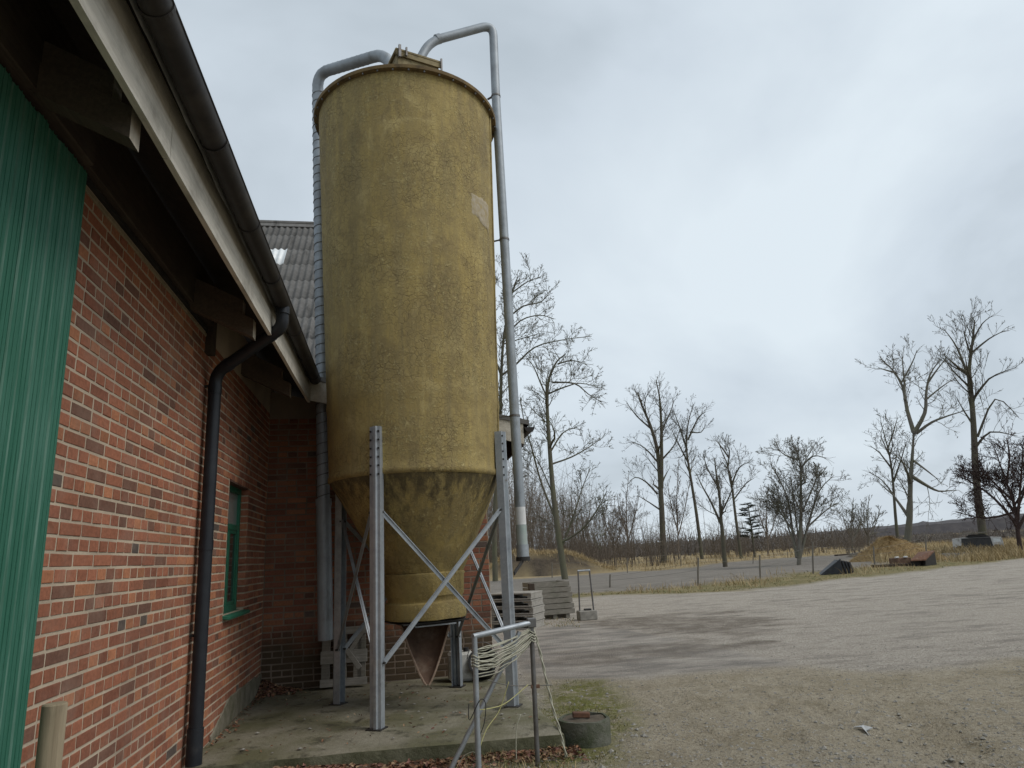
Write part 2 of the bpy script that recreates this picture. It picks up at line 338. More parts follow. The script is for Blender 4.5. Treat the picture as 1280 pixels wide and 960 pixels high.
def fillet(pts, rad, k=6):
    pts = [Vector(p) for p in pts]; o = [pts[0]]
    for i in range(1, len(pts)-1):
        a = pts[i-1]-pts[i]; b = pts[i+1]-pts[i]; t = min(rad, a.length*.45, b.length*.45); p = pts[i]+a.normalized()*t; q = pts[i]+b.normalized()*t
        for j in range(k+1):
            u = j/k; o.append((1-u)**2*p+2*u*(1-u)*pts[i]+u*u*q)
    o.append(pts[-1]); return o

# ------------------------------------------------------------------ ground
_rs = np.random.RandomState(3); _tab = _rs.rand(256, 256)
def vn(x, y):
    xi = np.floor(x).astype(int); yi = np.floor(y).astype(int); fx = x-xi; fy = y-yi
    fx = fx*fx*(3-2*fx); fy = fy*fy*(3-2*fy); a = xi % 256; b = yi % 256; a1 = (a+1) % 256; b1 = (b+1) % 256
    return (_tab[a, b]*(1-fx)+_tab[a1, b]*fx)*(1-fy)+(_tab[a, b1]*(1-fx)+_tab[a1, b1]*fx)*fy
def fbm(x, y, s, o=4):
    r = 0; a = .5; t = 0
    for k in range(o): r = r+a*vn(x*s+17*k, y*s+31*k); t += a; s *= 2.03; a *= .5
    return r/t
def sstep(a, b, v): t = np.clip((v-a)/(b-a), 0, 1); return t*t*(3-2*t)
def polysd(X, Y, poly):
    P = np.array(poly); d = np.full(X.shape, 1e9); ins = np.zeros(X.shape, bool)
    for i in range(len(P)):
        x0, y0 = P[i]; x1, y1 = P[(i+1) % len(P)]; ex, ey = x1-x0, y1-y0; wx, wy = X-x0, Y-y0
        t = np.clip((wx*ex+wy*ey)/(ex*ex+ey*ey+1e-12), 0, 1); d = np.minimum(d, np.hypot(wx-ex*t, wy-ey*t))
        c = (y0 > Y) != (y1 > Y); xi = x0+(Y-y0)*ex/(ey if abs(ey) > 1e-12 else 1e-12); ins ^= c & (X < xi)
    return np.where(ins, d, -d)
def gp(*px): return [tuple(G(x, y)[:2]) for x, y in px]
YARD = gp((1500, 689), (1280, 698), (1150, 713), (1060, 723), (1000, 730), (930, 738), (850, 742), (760, 744), (690, 750), (600, 762))
YARD = YARD + [(-6, 22), (-30, 22), (-30, -40), (120, -40)]
VERGE = gp((1500, 684), (1280, 691), (1150, 703), (1060, 712), (1010, 717), (930, 726), (850, 732.5), (800, 737), (740, 741), (660, 744)) + [(-6, 25), (-30, 25), (-30, -40), (150, -40)]
PADD = gp((1140, 689), (1060, 693), (1000, 697), (930, 702), (860, 708), (780, 715), (690, 722), (600, 728)) + [(-10, 36), (-10, 20), (20, 18), (60, 30)]
MUD = gp((655, 846), (690, 852), (800, 846), (1000, 830), (1100, 840), (1200, 830), (1300, 822)) + [(30, -12), (-1.2, -12), (-1.2, 6.0), (1.3, 6.0)]
MOSS = gp((668, 858), (745, 850), (775, 880), (778, 925), (758, 958), (690, 975), (650, 958))
CONC = gp((640, 792), (735, 777), (760, 783), (870, 803), (1000, 831), (840, 843), (690, 852), (655, 850))
STAIN = gp((800, 770), (900, 764), (1000, 774), (975, 786), (985, 800), (930, 812), (880, 800), (760, 786), (725, 774))
STAIN2 = gp((690, 815), (790, 812), (860, 806), (930, 812), (840, 822), (740, 838), (685, 846))
BANK = [G(700, 712), G(735, 706)]
bc = G(703, 717.5); bw = Vector((rt.x, rt.y, 0)).normalized()
def terrain(X, Y):
    X = np.asarray(X, float); Y = np.asarray(Y, float); D = np.hypot(X, Y)
    z = np.full(X.shape, GZ)
    z = z+.10*sstep(.5, -1.4, X)*sstep(6.9, 5.6, Y)*sstep(3, 5.0, Y)
    fld = sstep(0, 6, -polysd(X, Y, YARD)); z = z+fld*(fbm(X, Y, .09, 4)-.45)*np.minimum(.35+D*.004, 1.2)
    z = z+(fbm(X, Y, 1.3, 4)-.5)*.03*sstep(2, 5, D)
    md = sstep(-.2, .8, polysd(X, Y, MUD)); z = z+md*(fbm(X, Y*1.0, 5.0, 4)-.5)*.06*(.4+1.2*fbm(X+3, Y, .6, 2))
    rx = G(1180, 920); u = (X-rx.x)*.5+(Y-rx.y)*.87; v = (X-rx.x)*.87-(Y-rx.y)*.5
    z = z+md*np.exp(-(v/.30)**2-(u/1.5)**2)*(.03*np.sin(u*34)-.03)
    dx = X-bc.x; dy = Y-bc.y; a = dx*bw.x+dy*bw.y; b = -dx*bw.y+dy*bw.x
    hgt = 1.55*np.exp(-(np.maximum(np.abs(a+1.5)-2.0, 0)/2.1)**2)*sstep(-2.6, -.3, b)*sstep(6, 1.5, b)*(.8+.45*fbm(X, Y, .5, 3))
    e1 = PD(1226, 690, 53.0); d1 = Vector((e1.x, e1.y)).normalized(); q1 = (X-e1.x)*d1.x+(Y-e1.y)*d1.y; q2 = (X-e1.x)*d1.y-(Y-e1.y)*d1.x
    return z+hgt+.22*np.exp(-(q1/1.6)**2-(q2/3.4)**4)*(.7+.6*fbm(X, Y, 1.2, 3))
def tz(x, y): return float(terrain(np.array([x]), np.array([y]))[0])
th = np.concatenate([np.linspace(-34, 60, 560), np.linspace(60, 326, 70)[1:-1]])*pi/180+YAW
rr = np.concatenate([np.arange(.4, 20, .085), 20*1.028**np.arange(0, 200)])
TH, RR = np.meshgrid(th, rr); GX = RR*np.sin(TH); GY = RR*np.cos(TH)
gx, gy = GX.ravel(), GY.ravel(); gz = terrain(gx, gy); D_ = np.hypot(gx, gy)
wob = np.minimum(.25+D_*.01, 1.0); wx = gx+(fbm(gx, gy, .9, 4)-.5)*2*wob; wy = gy+(fbm(gx+50, gy, .9, 4)-.5)*2*wob
m_mud = sstep(-.25, .35, polysd(wx, wy, MUD)); m_moss = sstep(-.25, .3, polysd(wx, wy, MOSS)); m_con = sstep(-.1, .12, polysd(gx*.85+wx*.15, gy*.85+wy*.15, CONC))
sw = 1.7*(fbm(gx*.8, gy*1.6, 1.1, 5)-.5); m_st = np.maximum(sstep(-.25, .45, polysd(wx, wy, STAIN)+1.6*sw), .75*sstep(-.2, .4, polysd(wx, wy, STAIN2)+1.5*sw))
m_gr = 1-sstep(-.4, .5, polysd(wx, wy, YARD)); m_fld = 1-sstep(-.6, .8, polysd(wx, wy, VERGE)); m_pad = sstep(-.8, .8, polysd(wx, wy, PADD))*m_fld
nr, na = len(rr), len(th); ii, jj = np.meshgrid(np.arange(nr-1), np.arange(na), indexing='ij'); j2 = (jj+1) % na
F = np.stack([ii*na+jj, ii*na+j2, (ii+1)*na+j2, (ii+1)*na+jj], -1).reshape(-1, 4)[:, ::-1]
V = np.stack([gx, gy, gz], -1); V = np.vstack([V, [[0, 0, GZ]]]); ctr = len(V)-1
T3 = np.array([[ctr, (k+1) % na, k] for k in range(na)])[:, ::-1]
me = bpy.data.meshes.new('ground'); me.vertices.add(len(V)); me.vertices.foreach_set('co', V.ravel())
li = np.concatenate([F.ravel(), T3.ravel()]); me.loops.add(len(li)); me.loops.foreach_set('vertex_index', li)
ls = np.concatenate([np.arange(len(F))*4, len(F)*4+np.arange(len(T3))*3]); me.polygons.add(len(ls)); me.polygons.foreach_set('loop_start', ls)
me.polygons.foreach_set('use_smooth', np.ones(len(ls), bool)); me.update(calc_edges=True); me.validate()
def cattr(name, *ch):
    at = me.color_attributes.new(name, 'FLOAT_COLOR', 'POINT'); A = np.ones((len(V), 4), np.float32)
    for k, c in enumerate(ch): A[:-1, k] = c; A[-1, k] = c[0]
    at.data.foreach_set('color', A.ravel())
cattr('za', m_mud, m_moss, m_con); cattr('zb', m_st, m_gr, m_pad); bka = (gx-bc.x)*bw.x+(gy-bc.y)*bw.y+1.5; bkb = -(gx-bc.x)*bw.y+(gy-bc.y)*bw.x
m_bank = sstep(5.2, 3.0, np.abs(bka)+2*(fbm(gx, gy, .8, 3)-.5))*sstep(-3.2, -2.2, bkb+1.2*(fbm(gx+5, gy, .9, 3)-.5))*sstep(.5, -.1, bkb+.9*(fbm(gx, gy+9, .9, 3)-.5))
cattr('zc', m_fld, m_fld*0, m_bank)
m = NT('ground'); za = m.n('ShaderNodeSeparateColor'); m.l(m.attr('za'), za.inputs[0]); zb = m.n('ShaderNodeSeparateColor'); m.l(m.attr('zb'), zb.inputs[0])
fine = m.noise(24, 8, .8); mid = m.noise(5, 8, .72); big = m.noise(.7, 5, .6); peb = m.vor(42, 'F1', out=0)
c = m.mix(m.ramp(mid, (.3, 0.), (.7, 1.)), (.35, .31, .26), (.45, .405, .345)); c = m.mix(m.ramp(fine, (.36, .9), (.50, 0.)), c, (.15, .135, .115)); c = m.mix(m.ramp(fine, (.54, 0.), (.66, .7)), c, (.56, .53, .48))
c = m.mix(m.ramp(m.noise(1.6, 6, .7, sc3=(.5, 1.6, 1)), (.50, 0.), (.64, .7)), c, (.19, .17, .145)); c = m.mix(m.ramp(m.noise(.5, 7, .75, sc3=(.35, 1.8, 1)), (.60, 0.), (.66, .65)), c, (.15, .13, .108))
con = m.mix(m.ramp(m.noise(1.7, 6, .65, sc3=(.6, 1.5, 1)), (.40, 0.), (.60, 1.)), (.40, .36, .31), (.20, .182, .16)); con = m.mix(m.ramp(m.noise(90, 4, .6), (.4, 0.), (.7, .4)), con, (.42, .39, .35))
c = m.mix(za.outputs[2], c, con)
mud = m.mix(m.ramp(mid, (.3, 0.), (.72, 1.)), (.31, .265, .19), (.41, .36, .275)); mud = m.mix(m.ramp(fine, (.36, .9), (.48, 0.)), mud, (.11, .09, .065)); mud = m.mix(m.ramp(m.noise(1.3, 7, .72), (.48, 0.), (.66, .7)), mud, (.235, .195, .125)); mud = m.mix(m.ramp(fine, (.55, 0.), (.67, .7)), mud, (.47, .43, .35)); mud = m.mix(m.ramp(m.noise(3.3, 8, .78), (.60, 0.), (.66, .7)), mud, (.125, .10, .072))
c = m.mix(za.outputs[0], c, mud)
mos = m.mix(m.ramp(m.noise(14, 5, .7), (.35, 0.), (.65, 1.)), (.115, .125, .022), (.19, .18, .06)); c = m.mix(m.math('MULTIPLY', za.outputs[1], m.ramp(m.noise(4.5, 7, .75), (.36, 0.), (.52, .95))), c, mos)
c = m.mix(m.math('MULTIPLY', zb.outputs[0], m.ramp(m.noise(2.2, 7, .75), (.36, .15), (.58, .85))), c, (.15, .125, .098))
grs = m.mix(m.ramp(m.noise(2.2, 6, .7), (.35, 0.), (.65, 1.)), (.13, .125, .055), (.27, .215, .115)); dry = m.mix(m.ramp(m.noise(.35, 6, .7, sc3=(1, .6, 1)), (.35, 0.), (.65, 1.)), (.36, .275, .15), (.23, .18, .10)); dry = m.mix(m.ramp(m.noise(3, 5, .7), (.5, 0.), (.7, .6)), dry, (.19, .16, .09))
zc_n = m.n('ShaderNodeSeparateColor'); m.l(m.attr('zc'), zc_n.inputs[0]); c = m.mix(zb.outputs[1], c, grs); c = m.mix(zc_n.outputs[0], c, dry)
pad = m.mix(m.ramp(m.noise(1.3, 6, .7, sc3=(.4, 1.4, 1)), (.35, 0.), (.65, 1.)), (.25, .225, .195), (.165, .148, .125)); c = m.mix(zb.outputs[2], c, pad)
c = m.mix(zc_n.outputs[2], c, m.mix(m.ramp(m.noise(3, 6, .7), (.35, 0.), (.65, 1.)), (.05, .04, .03), (.095, .075, .054)))
h = m.math('ADD', m.math('MULTIPLY', fine, .7), m.math('ADD', m.math('MULTIPLY', mid, .8), m.math('MULTIPLY', m.ramp(peb, (.0, 1.), (.45, 0.)), .25)))
m.fin(c, .95, 0, h, .05, 1.0, .12); me.materials.append(MATS['ground'])
og = bpy.data.objects.new('ground', me); COL.objects.link(og); og['kind'] = 'structure'

# concrete pad under the silo
PZ = 0.0; PXR, PYF, PYB, WX, WY = 1.40, 6.10, 9.33, -1.593, 9.33
b = MB(); nx, ny = 60, 60; fl_, fr_ = 6.18, 6.07
vs = []; fs = []
for j in range(ny+1):
    for i in range(nx+1):
        x = WX+(PXR-WX)*i/nx; yf = fl_+(fr_-fl_)*i/nx + (mn.noise(Vector((x*4, 3, 0)))*.012); y = yf+(PYB-yf)*j/ny
        xx = x+(mn.noise(Vector((7, y*4, 0)))*.012 if i == nx else 0); z = mn.noise(Vector((x*2.2, y*2.2, 1)))*.008-(.014 if j == 0 or i == nx else 0)
        dd = math.hypot((x-.33)/1.0, (y-7.4)/.75); z -= .03*math.exp(-((dd-.72)/.06)**2)+.008*(dd < .7)
        vs.append((xx, y, z-.004))
for j in range(ny):
    for i in range(nx): a = j*(nx+1)+i; fs.append((a, a+1, a+nx+2, a+nx+1))
b.add(vs, fs, 0)
k0 = len(vs)
ev = [(v[0]+(mn.noise(Vector((v[0]*9, v[1]*9, zz_*9)))*.02), v[1]-.006+mn.noise(Vector((v[0]*9, 5, zz_*9)))*.016, zz_) for zz_ in (-.07, -.35) for v in vs[:nx+1]]
b.add(vs[:nx+1]+ev, [(r*(nx+1)+i, (r+1)*(nx+1)+i, (r+1)*(nx+1)+i+1, r*(nx+1)+i+1) for r in (0, 1) for i in range(nx)], 1)
rg = [vs[j*(nx+1)+nx] for j in range(ny+1)]; ev = [(v[0]+.006, v[1], -.35) for v in rg]
b.add(rg+ev, [(j, ny+1+j, ny+2+j, j+1) for j in range(ny)], 1)
b.build('concrete_pad', ['pad_concrete', 'pad_side'], smooth=True, angle=45, kind='structure')

# ------------------------------------------------------------------ brick farm building
bld = thing('brick_farm_building', 'red brick farm building with green plank door and grey timber eaves beside the silo', 'building', (WX, 6, 0))
WIN = (7.223, 8.157, 1.035, 2.3318); WXR = 1.277; DY = 3.37
def roofm(x): return 3.66+(-.86-x)*.5
def roofw(x): return 3.66+(-.86-x)*.228
b = MB(); mw = WX-.0035          # mortar plane 8 mm behind the brick faces
for (y0, y1, z0, z1) in ((-4, WIN[0], -.4, 3.95), (WIN[1], WY+.3, -.4, 3.95), (WIN[0], WIN[1], -.4, WIN[2]), (WIN[0], WIN[1], WIN[3], 3.95)):
    b.box((mw-.35, y0, z0), (mw, y1, z1))
wallL = b.build('wall', 'mortar', bld)
b = MB(); ym = WY+.0035
x0, x1 = mw+.001, WXR-.0035; zt = [roofw(x0)-.07, roofw(x1)-.07]
vs = [(x0, ym, -.4), (x1, ym, -.4), (x1, ym, zt[1]), (x0, ym, zt[0]), (x0, 15, -.4), (x1, 15, -.4), (x1, 15, zt[1]), (x0, 15, zt[0])]
b.add(vs, [(0, 1, 2, 3), (1, 5, 6, 2), (5, 4, 7, 6), (4, 0, 3, 7), (3, 2, 6, 7), (0, 4, 5, 1)]); wallW = b.build('wall', 'mortar_shade', bld)
CH, BH = .0752, .0585
def tone():
    t = rnd.random(); k = rnd.uniform(.8, 1.16)
    if t < .05: c = (.165, .082, .056)
    elif t < .058: c = (.10, .08, .068)
    elif t < .22: c = (.37, .155, .08)
    elif t < .42: c = (.24, .095, .058)
    else: c = (.30, .118, .068)
    return tuple(min(v*k, .6) for v in c)
def brickgeo(L_, H_, Dp=.03, jit=0.0):     # along +u, face towards +n ; local: x=n (0=face), y=u, z=up
    j = lambda: rnd.uniform(-jit, jit); t = .0022
    o = [(-t, j(), j()), (-t, L_+j(), j()), (-t, L_+j(), H_+j()), (-t, j(), H_+j())]
    f_ = [(j()*.6, t*1.2+j(), t+j()), (j()*.6, L_-t*1.2+j(), t+j()), (j()*.6, L_-t*1.2+j(), H_-t+j()), (j()*.6, t*1.2+j(), H_-t+j())]
    bk = [(-Dp, p[1], p[2]) for p in o]; vs = f_+o+bk; fs = [(0, 1, 2, 3)]
    for k in range(4):
        k2 = (k+1) % 4; fs += [(k, 4+k, 4+k2, k2), (4+k, 8+k, 8+k2, 4+k2)]
    return vs, fs
# collect bricks: (origin, length, face) ; face 'L' looks +X, 'W' looks -Y, 'E' looks +X at the wing's side
bricks = []
def course(u0, u1, z, stretch, off, face, cuts, zmax=None):
    st = .25 if stretch else .125; u = u0-off
    while u < u1:
        a, e_ = max(u, u0), min(u+st-.0175, u1); u += st
        segs = [(a, e_)]
        for (ca, cb, za_, zb_) in cuts:
            if z+BH > za_ and z < zb_:
                ns = []
                for (p, q) in segs:
                    if q <= ca or p >= cb: ns.append((p, q))
                    else:
                        if p < ca: ns.append((p, ca))
                        if q > cb: ns.append((cb, q))
                segs = ns
        for (p, q) in segs:
            if q-p > .02: bricks.append((p, q-p, z, face))
cN = 0; z = .0
while z < 3.43:
    course(DY-.1, WY-.012, z+.006, cN % 2 == 0, .0625+(.06 if cN % 4 == 0 else 0)+rnd.uniform(-.01, .01), 'L', [(WIN[0]-.004, WIN[1]+.004, WIN[2]-.03, WIN[3]+.004)])
    if z < 3.35: course(WX+.004, WXR, z+.006, cN % 3 != 2, (cN % 2)*.125+rnd.uniform(-.01, .01), 'W', [])
    if z < 2.9: course(WY+.06, 14.9, z+.006, cN % 3 != 2, (cN % 2)*.125, 'E', [])
    z += CH; cN += 1
def facemat(face, u, z):
    if face == 'L': return Matrix(((1, 0, 0, WX), (0, 1, 0, u), (0, 0, 1, z), (0, 0, 0, 1)))
    if face == 'E': return Matrix(((1, 0, 0, WXR), (0, 1, 0, u), (0, 0, 1, z), (0, 0, 0, 1)))
    return Matrix(((0, 1, 0, u), (-1, 0, 0, WY), (0, 0, 1, z), (0, 0, 0, 1)))
scored = []
for (u, ln, z, face) in bricks:
    if face == 'W' and z+BH > roofw(u+ln)-.12: continue
    M = facemat(face, u, z)
    if face == 'E': scored.append((0, u, ln, z, face)); continue
    q = [proj(M @ Vector((0, yy, zz_)))[:2] for yy, zz_ in ((0, 0), (ln, 0), (ln, BH), (0, BH))]
    ar = abs(sum(q[k][0]*q[(k+1) % 4][1]-q[(k+1) % 4][0]*q[k][1] for k in range(4)))/2
    cx = sum(p[0] for p in q)/4; cy = sum(p[1] for p in q)/4
    if not (0 < cx < 1280 and 0 < cy < 960): ar = 0
    if face == 'L' and u < DY: ar = 0
    if face == 'W' and 395 < cx < 585: ar *= .2
    if face == 'L' and z < .3 and u > 6.95: ar *= .1
    scored.append((ar, u, ln, z, face))
scored.sort(key=lambda t: -t[0])
lib = {}
def brickmesh(ln, algae_shade=False):
    key = (round(ln, 2), algae_shade); L_ = lib.setdefault(key, [])
    if len(L_) < 34:
        vs, fs = brickgeo(ln, BH, .03, .0018); bb = MB(); bb.add(vs, fs); bb.c = [(*tone(), 1)]; bb.c = bb.c*len(vs); me = bb.mesh('brick', 'brick_algae_shade' if algae_shade else 'brick'); L_.append(me); return me
    return rnd.choice(L_)
for (ar, u, ln, z, face) in scored[:300]:
    o = bpy.data.objects.new('brick', brickmesh(ln, face == 'W')); COL.objects.link(o); p = wallL if face == 'L' else wallW
    M = facemat(face, u, z); M.translation += (M.to_3x3() @ Vector((rnd.uniform(-.0008, .002), 0, 0)))
    o.parent = p; o.matrix_parent_inverse = Matrix(); o.matrix_basis = M
rest = {'L': MB(), 'W': MB(), 'E': MB()}
for mb in rest.values(): mb.c = []
for (ar, u, ln, z, face) in scored[300:]:
    vs, fs = brickgeo(ln, BH, .03, .0018); M = facemat(face, u, z); dx = rnd.uniform(-.0008, .002); mb = rest[face]
    mb.add([M @ Vector((v[0]+dx, v[1], v[2])) for v in vs], fs); mb.c += [(*tone(), 1)]*len(vs)
mb = rest['L']; k_ = len(mb.v); mb.box((WX-.085, WIN[0], WIN[3]-.012), (WX-.003, WIN[1], WIN[3]+.004)); mb.c += [(.12, .06, .045, 1)]*(len(mb.v)-k_)
z = .006
while z < 3.4:
    if WIN[2]-.02 < z and z+BH < WIN[3]+.02:
        for yr in (WIN[0]-.002, WIN[1]-.011): mb = rest['L']; k_ = len(mb.v); mb.box((WX-.085, yr, z), (WX-.003, yr+.013, z+BH), 0, .002); mb.c += [(*tone(), 1)]*(len(mb.v)-k_)
    z += CH
for k, p in (('L', wallL), ('W', wallW), ('E', wallW)):
    o = rest[k].build('brickwork', 'brick' if k == 'L' else 'brick_algae_shade', None, kind='stuff'); o.parent = p
for o in (wallL, wallW):                       # walls were parented with an offset; bring them to world space
    o.matrix_parent_inverse = Matrix.Translation(-Vector(bld.location))
# plinth render on the wall base
b = MB(); y0 = 6.93; n = 26; vs = []; fs = []
for i in range(n+1):
    y = y0+(WY-.004-y0)*i/n; zt_ = (.27-.06*i/n)*min(1, .12+i/9.0)+mn.noise(Vector((y*5, 0, 3)))*.03
    for (x, z) in ((WX+.014, -.05), (WX+.014+mn.noise(Vector((y*6, 2, 0)))*.003, zt_*.5), (WX+.012, zt_-.012), (WX-.004, zt_)): vs.append((x, y, z))
for i in range(n):
    for k in range(3): fs.append((i*4+k, (i+1)*4+k, (i+1)*4+k+1, i*4+k+1))
fs.append((0, 1, 2, 3)); b.add(vs, fs); b.build('plinth', 'plinth_render', bld)
# window
y0, y1, z0, z1 = WIN
b = MB(); b.box((mw-.34, y0, z0), (mw-.335, y1, z1)); win = MB()
xf = WX-.075
for (a, c_, d, e_) in ((y0, y0+.06, z0, z1), (y1-.06, y1, z0, z1), (y0+.06, y1-.06, z0, z0+.06), (y0+.06, y1-.06, z1-.07, z1)): win.box((xf-.06, a, d), (xf, c_, e_), 0, .004)
win = win.build('window', 'green_window', bld)
b = MB(); zc = z0+.86; b.box((xf-.05, y0+.0605, zc-.03), (xf-.006, y1-.0605, zc+.03), 0, .003); b.build('transom', 'green_window', win)
b = MB(); ymid = (y0+y1)/2; b.box((xf-.05, ymid-.03, z0+.0605), (xf-.008, ymid+.03, zc-.0305), 0, .003); b.build('mullion', 'green_window', win)
for (a, c_) in ((y0+.0605, ymid-.031), (ymid+.031, y1-.0605)):
    b = MB(); t = .035
    for (p, q, r_, s_) in ((a, a+t, z0+.061, zc-.031), (c_-t, c_, z0+.061, zc-.031), (a+t, c_-t, z0+.061, z0+.061+t), (a+t, c_-t, zc-.031-t, zc-.031)): b.box((xf-.045, p, r_), (xf-.014, q, s_))
    b.build('sash', 'green_window', win)
    b = MB(); b.box((xf-.034, a+t-.004, z0+.09), (xf-.028, c_-t+.004, zc-.06)); b.build('pane', 'glass', win)
b = MB(); b.box((xf-.036, y0+.058, zc+.028), (xf-.03, y1-.058, z1-.068)); b.build('pane', 'glass_pale', win)
b = MB(); b.beam((WX-.07, (y0+y1)/2, z0-.012), (WX+.062, (y0+y1)/2, z0-.03), y1-y0+.06, .032, bev=.004); b.build('sill', 'green_window', win)
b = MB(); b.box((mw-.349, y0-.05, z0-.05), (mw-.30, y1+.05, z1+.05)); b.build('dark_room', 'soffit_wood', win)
# sliding door of vertical boards
XD = -1.497; b = MB(); b.box((XD-.05, .3, .02), (XD-.0235, DY, 3.43)); door = b.build('door', 'green_paint', bld)
pls = []
for k in range(8):
    bb = MB(); bb.box((-.022, .0, 0), (0, .0965, 3.41), 0, .007); bb.mi = [0]*6+[1]*(len(bb.f)-6)
    for r_ in (.033, .066): bb.box((-.001, r_-.002, .0), (.0022, r_+.002, 3.41))
    pls.append(bb.mesh('plank', ['green_paint', 'green_worn']))
y = DY-.099; k = 0
while y > .3:
    o = bpy.data.objects.new('plank', pls[k % 8]); COL.objects.link(o); o.parent = door
    o.location = (XD+rnd.uniform(-.003, .004), y, .015+rnd.uniform(-.008, .008)); y -= .1; k += 1
b = MB(); b.box((XD-.06, DY-.03, .05), (XD-.0505, DY, 3.40)); b.build('door_edge', 'green_paint', door)
for o in (door,): o.matrix_parent_inverse = Matrix.Translation(-Vector(bld.location))
# beams above door and brickwork
b = MB(); b.box((WX-.1, -4, 3.455), (XD+.035, DY-.02, 3.945), 0, .006); b.build('beam', 'dark_beam', bld)
b = MB(); b.box((WX-.1, DY-.018, 3.535), (WX+.05, 6.02, 3.945), 0, .006); b.build('beam', 'dark_beam', bld)
b = MB(); b.box((WX-.1, DY-.018, 3.49), (WX+.02, 6.02, 3.515)); b.build('lintel_strip', 'dark_steel', bld)
b = MB(); b.box((WX-.1, DY-.018, 3.44), (WX+.012, 6.02, 3.468), 0, .003); b.build('lintel_strip', 'stake_wood', bld)
b = MB(); b.box((WX-.1, 6.025, 3.43), (WX-.02, WY, 3.95)); b.build('wall_plate', 'dark_beam', bld)
b = MB(); b.box((WX-.09, 6.03, 3.3), (WX+.06, 6.16, 3.96), 0, .006); b.build('wall_post', 'dark_beam', bld)
for y in (.1, 2.82, 5.50, 7.55):
    def rz(x): return 3.25+(-1.083-x)*.5
    b = MB(); M_ = None
    vs = []
    for dy in (-.055, .055):
        vs += [(-1.083, y+dy, rz(-1.083)), (-1.083, y+dy, rz(-1.083)+.15), (-1.75, y+dy, rz(-1.75)+.15), (-1.75, y+dy, rz(-1.75))]
    FQ = [(0, 1, 2, 3), (7, 6, 5, 4), (1, 5, 6, 2), (0, 3, 7, 4), (3, 2, 6, 7), (0, 4, 5, 1)]
    b.add(vs, FQ[:5], 0); b.add(vs, FQ[5:], 1); raf = b.build('rafter', ['rafter_wood', 'rafter_end_lit'], bld)
    b = MB(); vs = []
    for dy in (-.045, .045):
        vs += [(-1.17, y+dy, rz(-1.17)+.152), (-1.17, y+dy, rz(-1.17)+.27), (-1.75, y+dy, rz(-1.75)+.27), (-1.75, y+dy, rz(-1.75)+.152)]
    b.add(vs, FQ[:5], 0); b.add(vs, FQ[5:], 1); b.build('rafter_block', ['rafter_wood', 'rafter_end_lit'], raf)
# eaves: fascia boards, gutter
def fx(y): return -1.06+(y-2.0)*.0131
def strip(y0, y1, za, zb, off, th_, name, mat, ends=0):
    b = MB(); n = 24; vs = []; fs = []
    for i in range(n+1):
        y = y0+(y1-y0)*i/n; w1 = mn.noise(Vector((y*1.1, za*3, off*50)))*.004
        vs += [(fx(y)+off+w1, y, za), (fx(y)+off+w1, y, zb), (fx(y)+off-th_+w1, y, zb), (fx(y)+off-th_+w1, y, za)]
    for i in range(n):
        for k in range(4): k2 = (k+1) % 4; fs.append((i*4+k, i*4+k2, i*4+4+k2, i*4+4+k)[::-1])
    fs += [(0, 1, 2, 3), tuple(n*4+k for k in (3, 2, 1, 0))]; b.add(vs, fs); return b.build(name, mat, bld)
for (a, c_) in ((-4, 3.05), (3.056, 8.19)):
    strip(a, c_, 3.335, 3.52, .034, .03, 'fascia_board', 'fascia_wood'); strip(a, c_, 3.53, 3.69, .016, .024, 'fascia_board', 'fascia_wood')
b = MB(); vs = []; fs = []; n = 120
for i in range(n+1):
    y = -4+12.15*i/n; vs += [(-.975, y, 3.66), (-.968, y, 3.575+.022*mn.noise(Vector((y*3.1, 1, 1)))+.008*mn.noise(Vector((y*13, 1, 1))))]
for i in range(n): fs.append((i*2, i*2+1, i*2+3, i*2+2))
b.add(vs, fs); b.build('drip_foil', 'label_white', bld)
GC, GZc, GR = -.888, 3.605, .063
def gutter(c, y0, y1, along='y'):
    b = MB(); n = 14; rings = []; prof = []
    for k in range(n+1): t = pi+pi*k/n; prof.append((GR*cos(t), GR*sin(t)))
    prof = [(-GR, .01)]+prof+[(GR+.006, .004), (GR+.004, .012), (GR-.004, .010)]+[((GR-.004)*cos(pi+pi*k/n), (GR-.004)*sin(pi+pi*k/n)) for k in range(n, -1, -1)]
    m_ = len(prof); vs = []; fs = []
    st = 20
    for i in range(st+1):
        y = y0+(y1-y0)*i/st; sg = .006*sin(i*1.7)
        vs += [(c[0]+p[0], y, c[1]+p[1]+sg*.4) for p in prof]
    for i in range(st):
        for k in range(m_): k2 = (k+1) % m_; fs.append((i*m_+k, i*m_+k2, i*m_+m_+k2, i*m_+m_+k))
    b.add(vs, fs)
    for yy in (y0, y1):
        o = len(b.v); b.v += [(c[0]+GR*cos(pi+pi*k/n), yy, c[1]+GR*sin(pi+pi*k/n)) for k in range(n+1)]; b.f.append(tuple(range(o, o+n+1))); b.mi.append(0)
    return b
g_ = gutter((GC, GZc), -4, 8.14).build('gutter', 'gutter_black', bld, smooth=True, angle=40)
for y in (.6, 1.5, 2.4, 3.3, 4.2, 5.05, 6.3, 7.1, 7.9):
    b = MB(); n = 12; pts = [(GC+(GR+.004)*cos(pi+pi*k/n), y, GZc+(GR+.004)*sin(pi+pi*k/n)) for k in range(n+1)]
    for k in range(n): b.beam(pts[k], pts[k+1], .022, .004, upv=(GC-pts[k][0], 0, GZc-pts[k][2]))
    b.build('gutter_joint', 'gutter_black', g_)
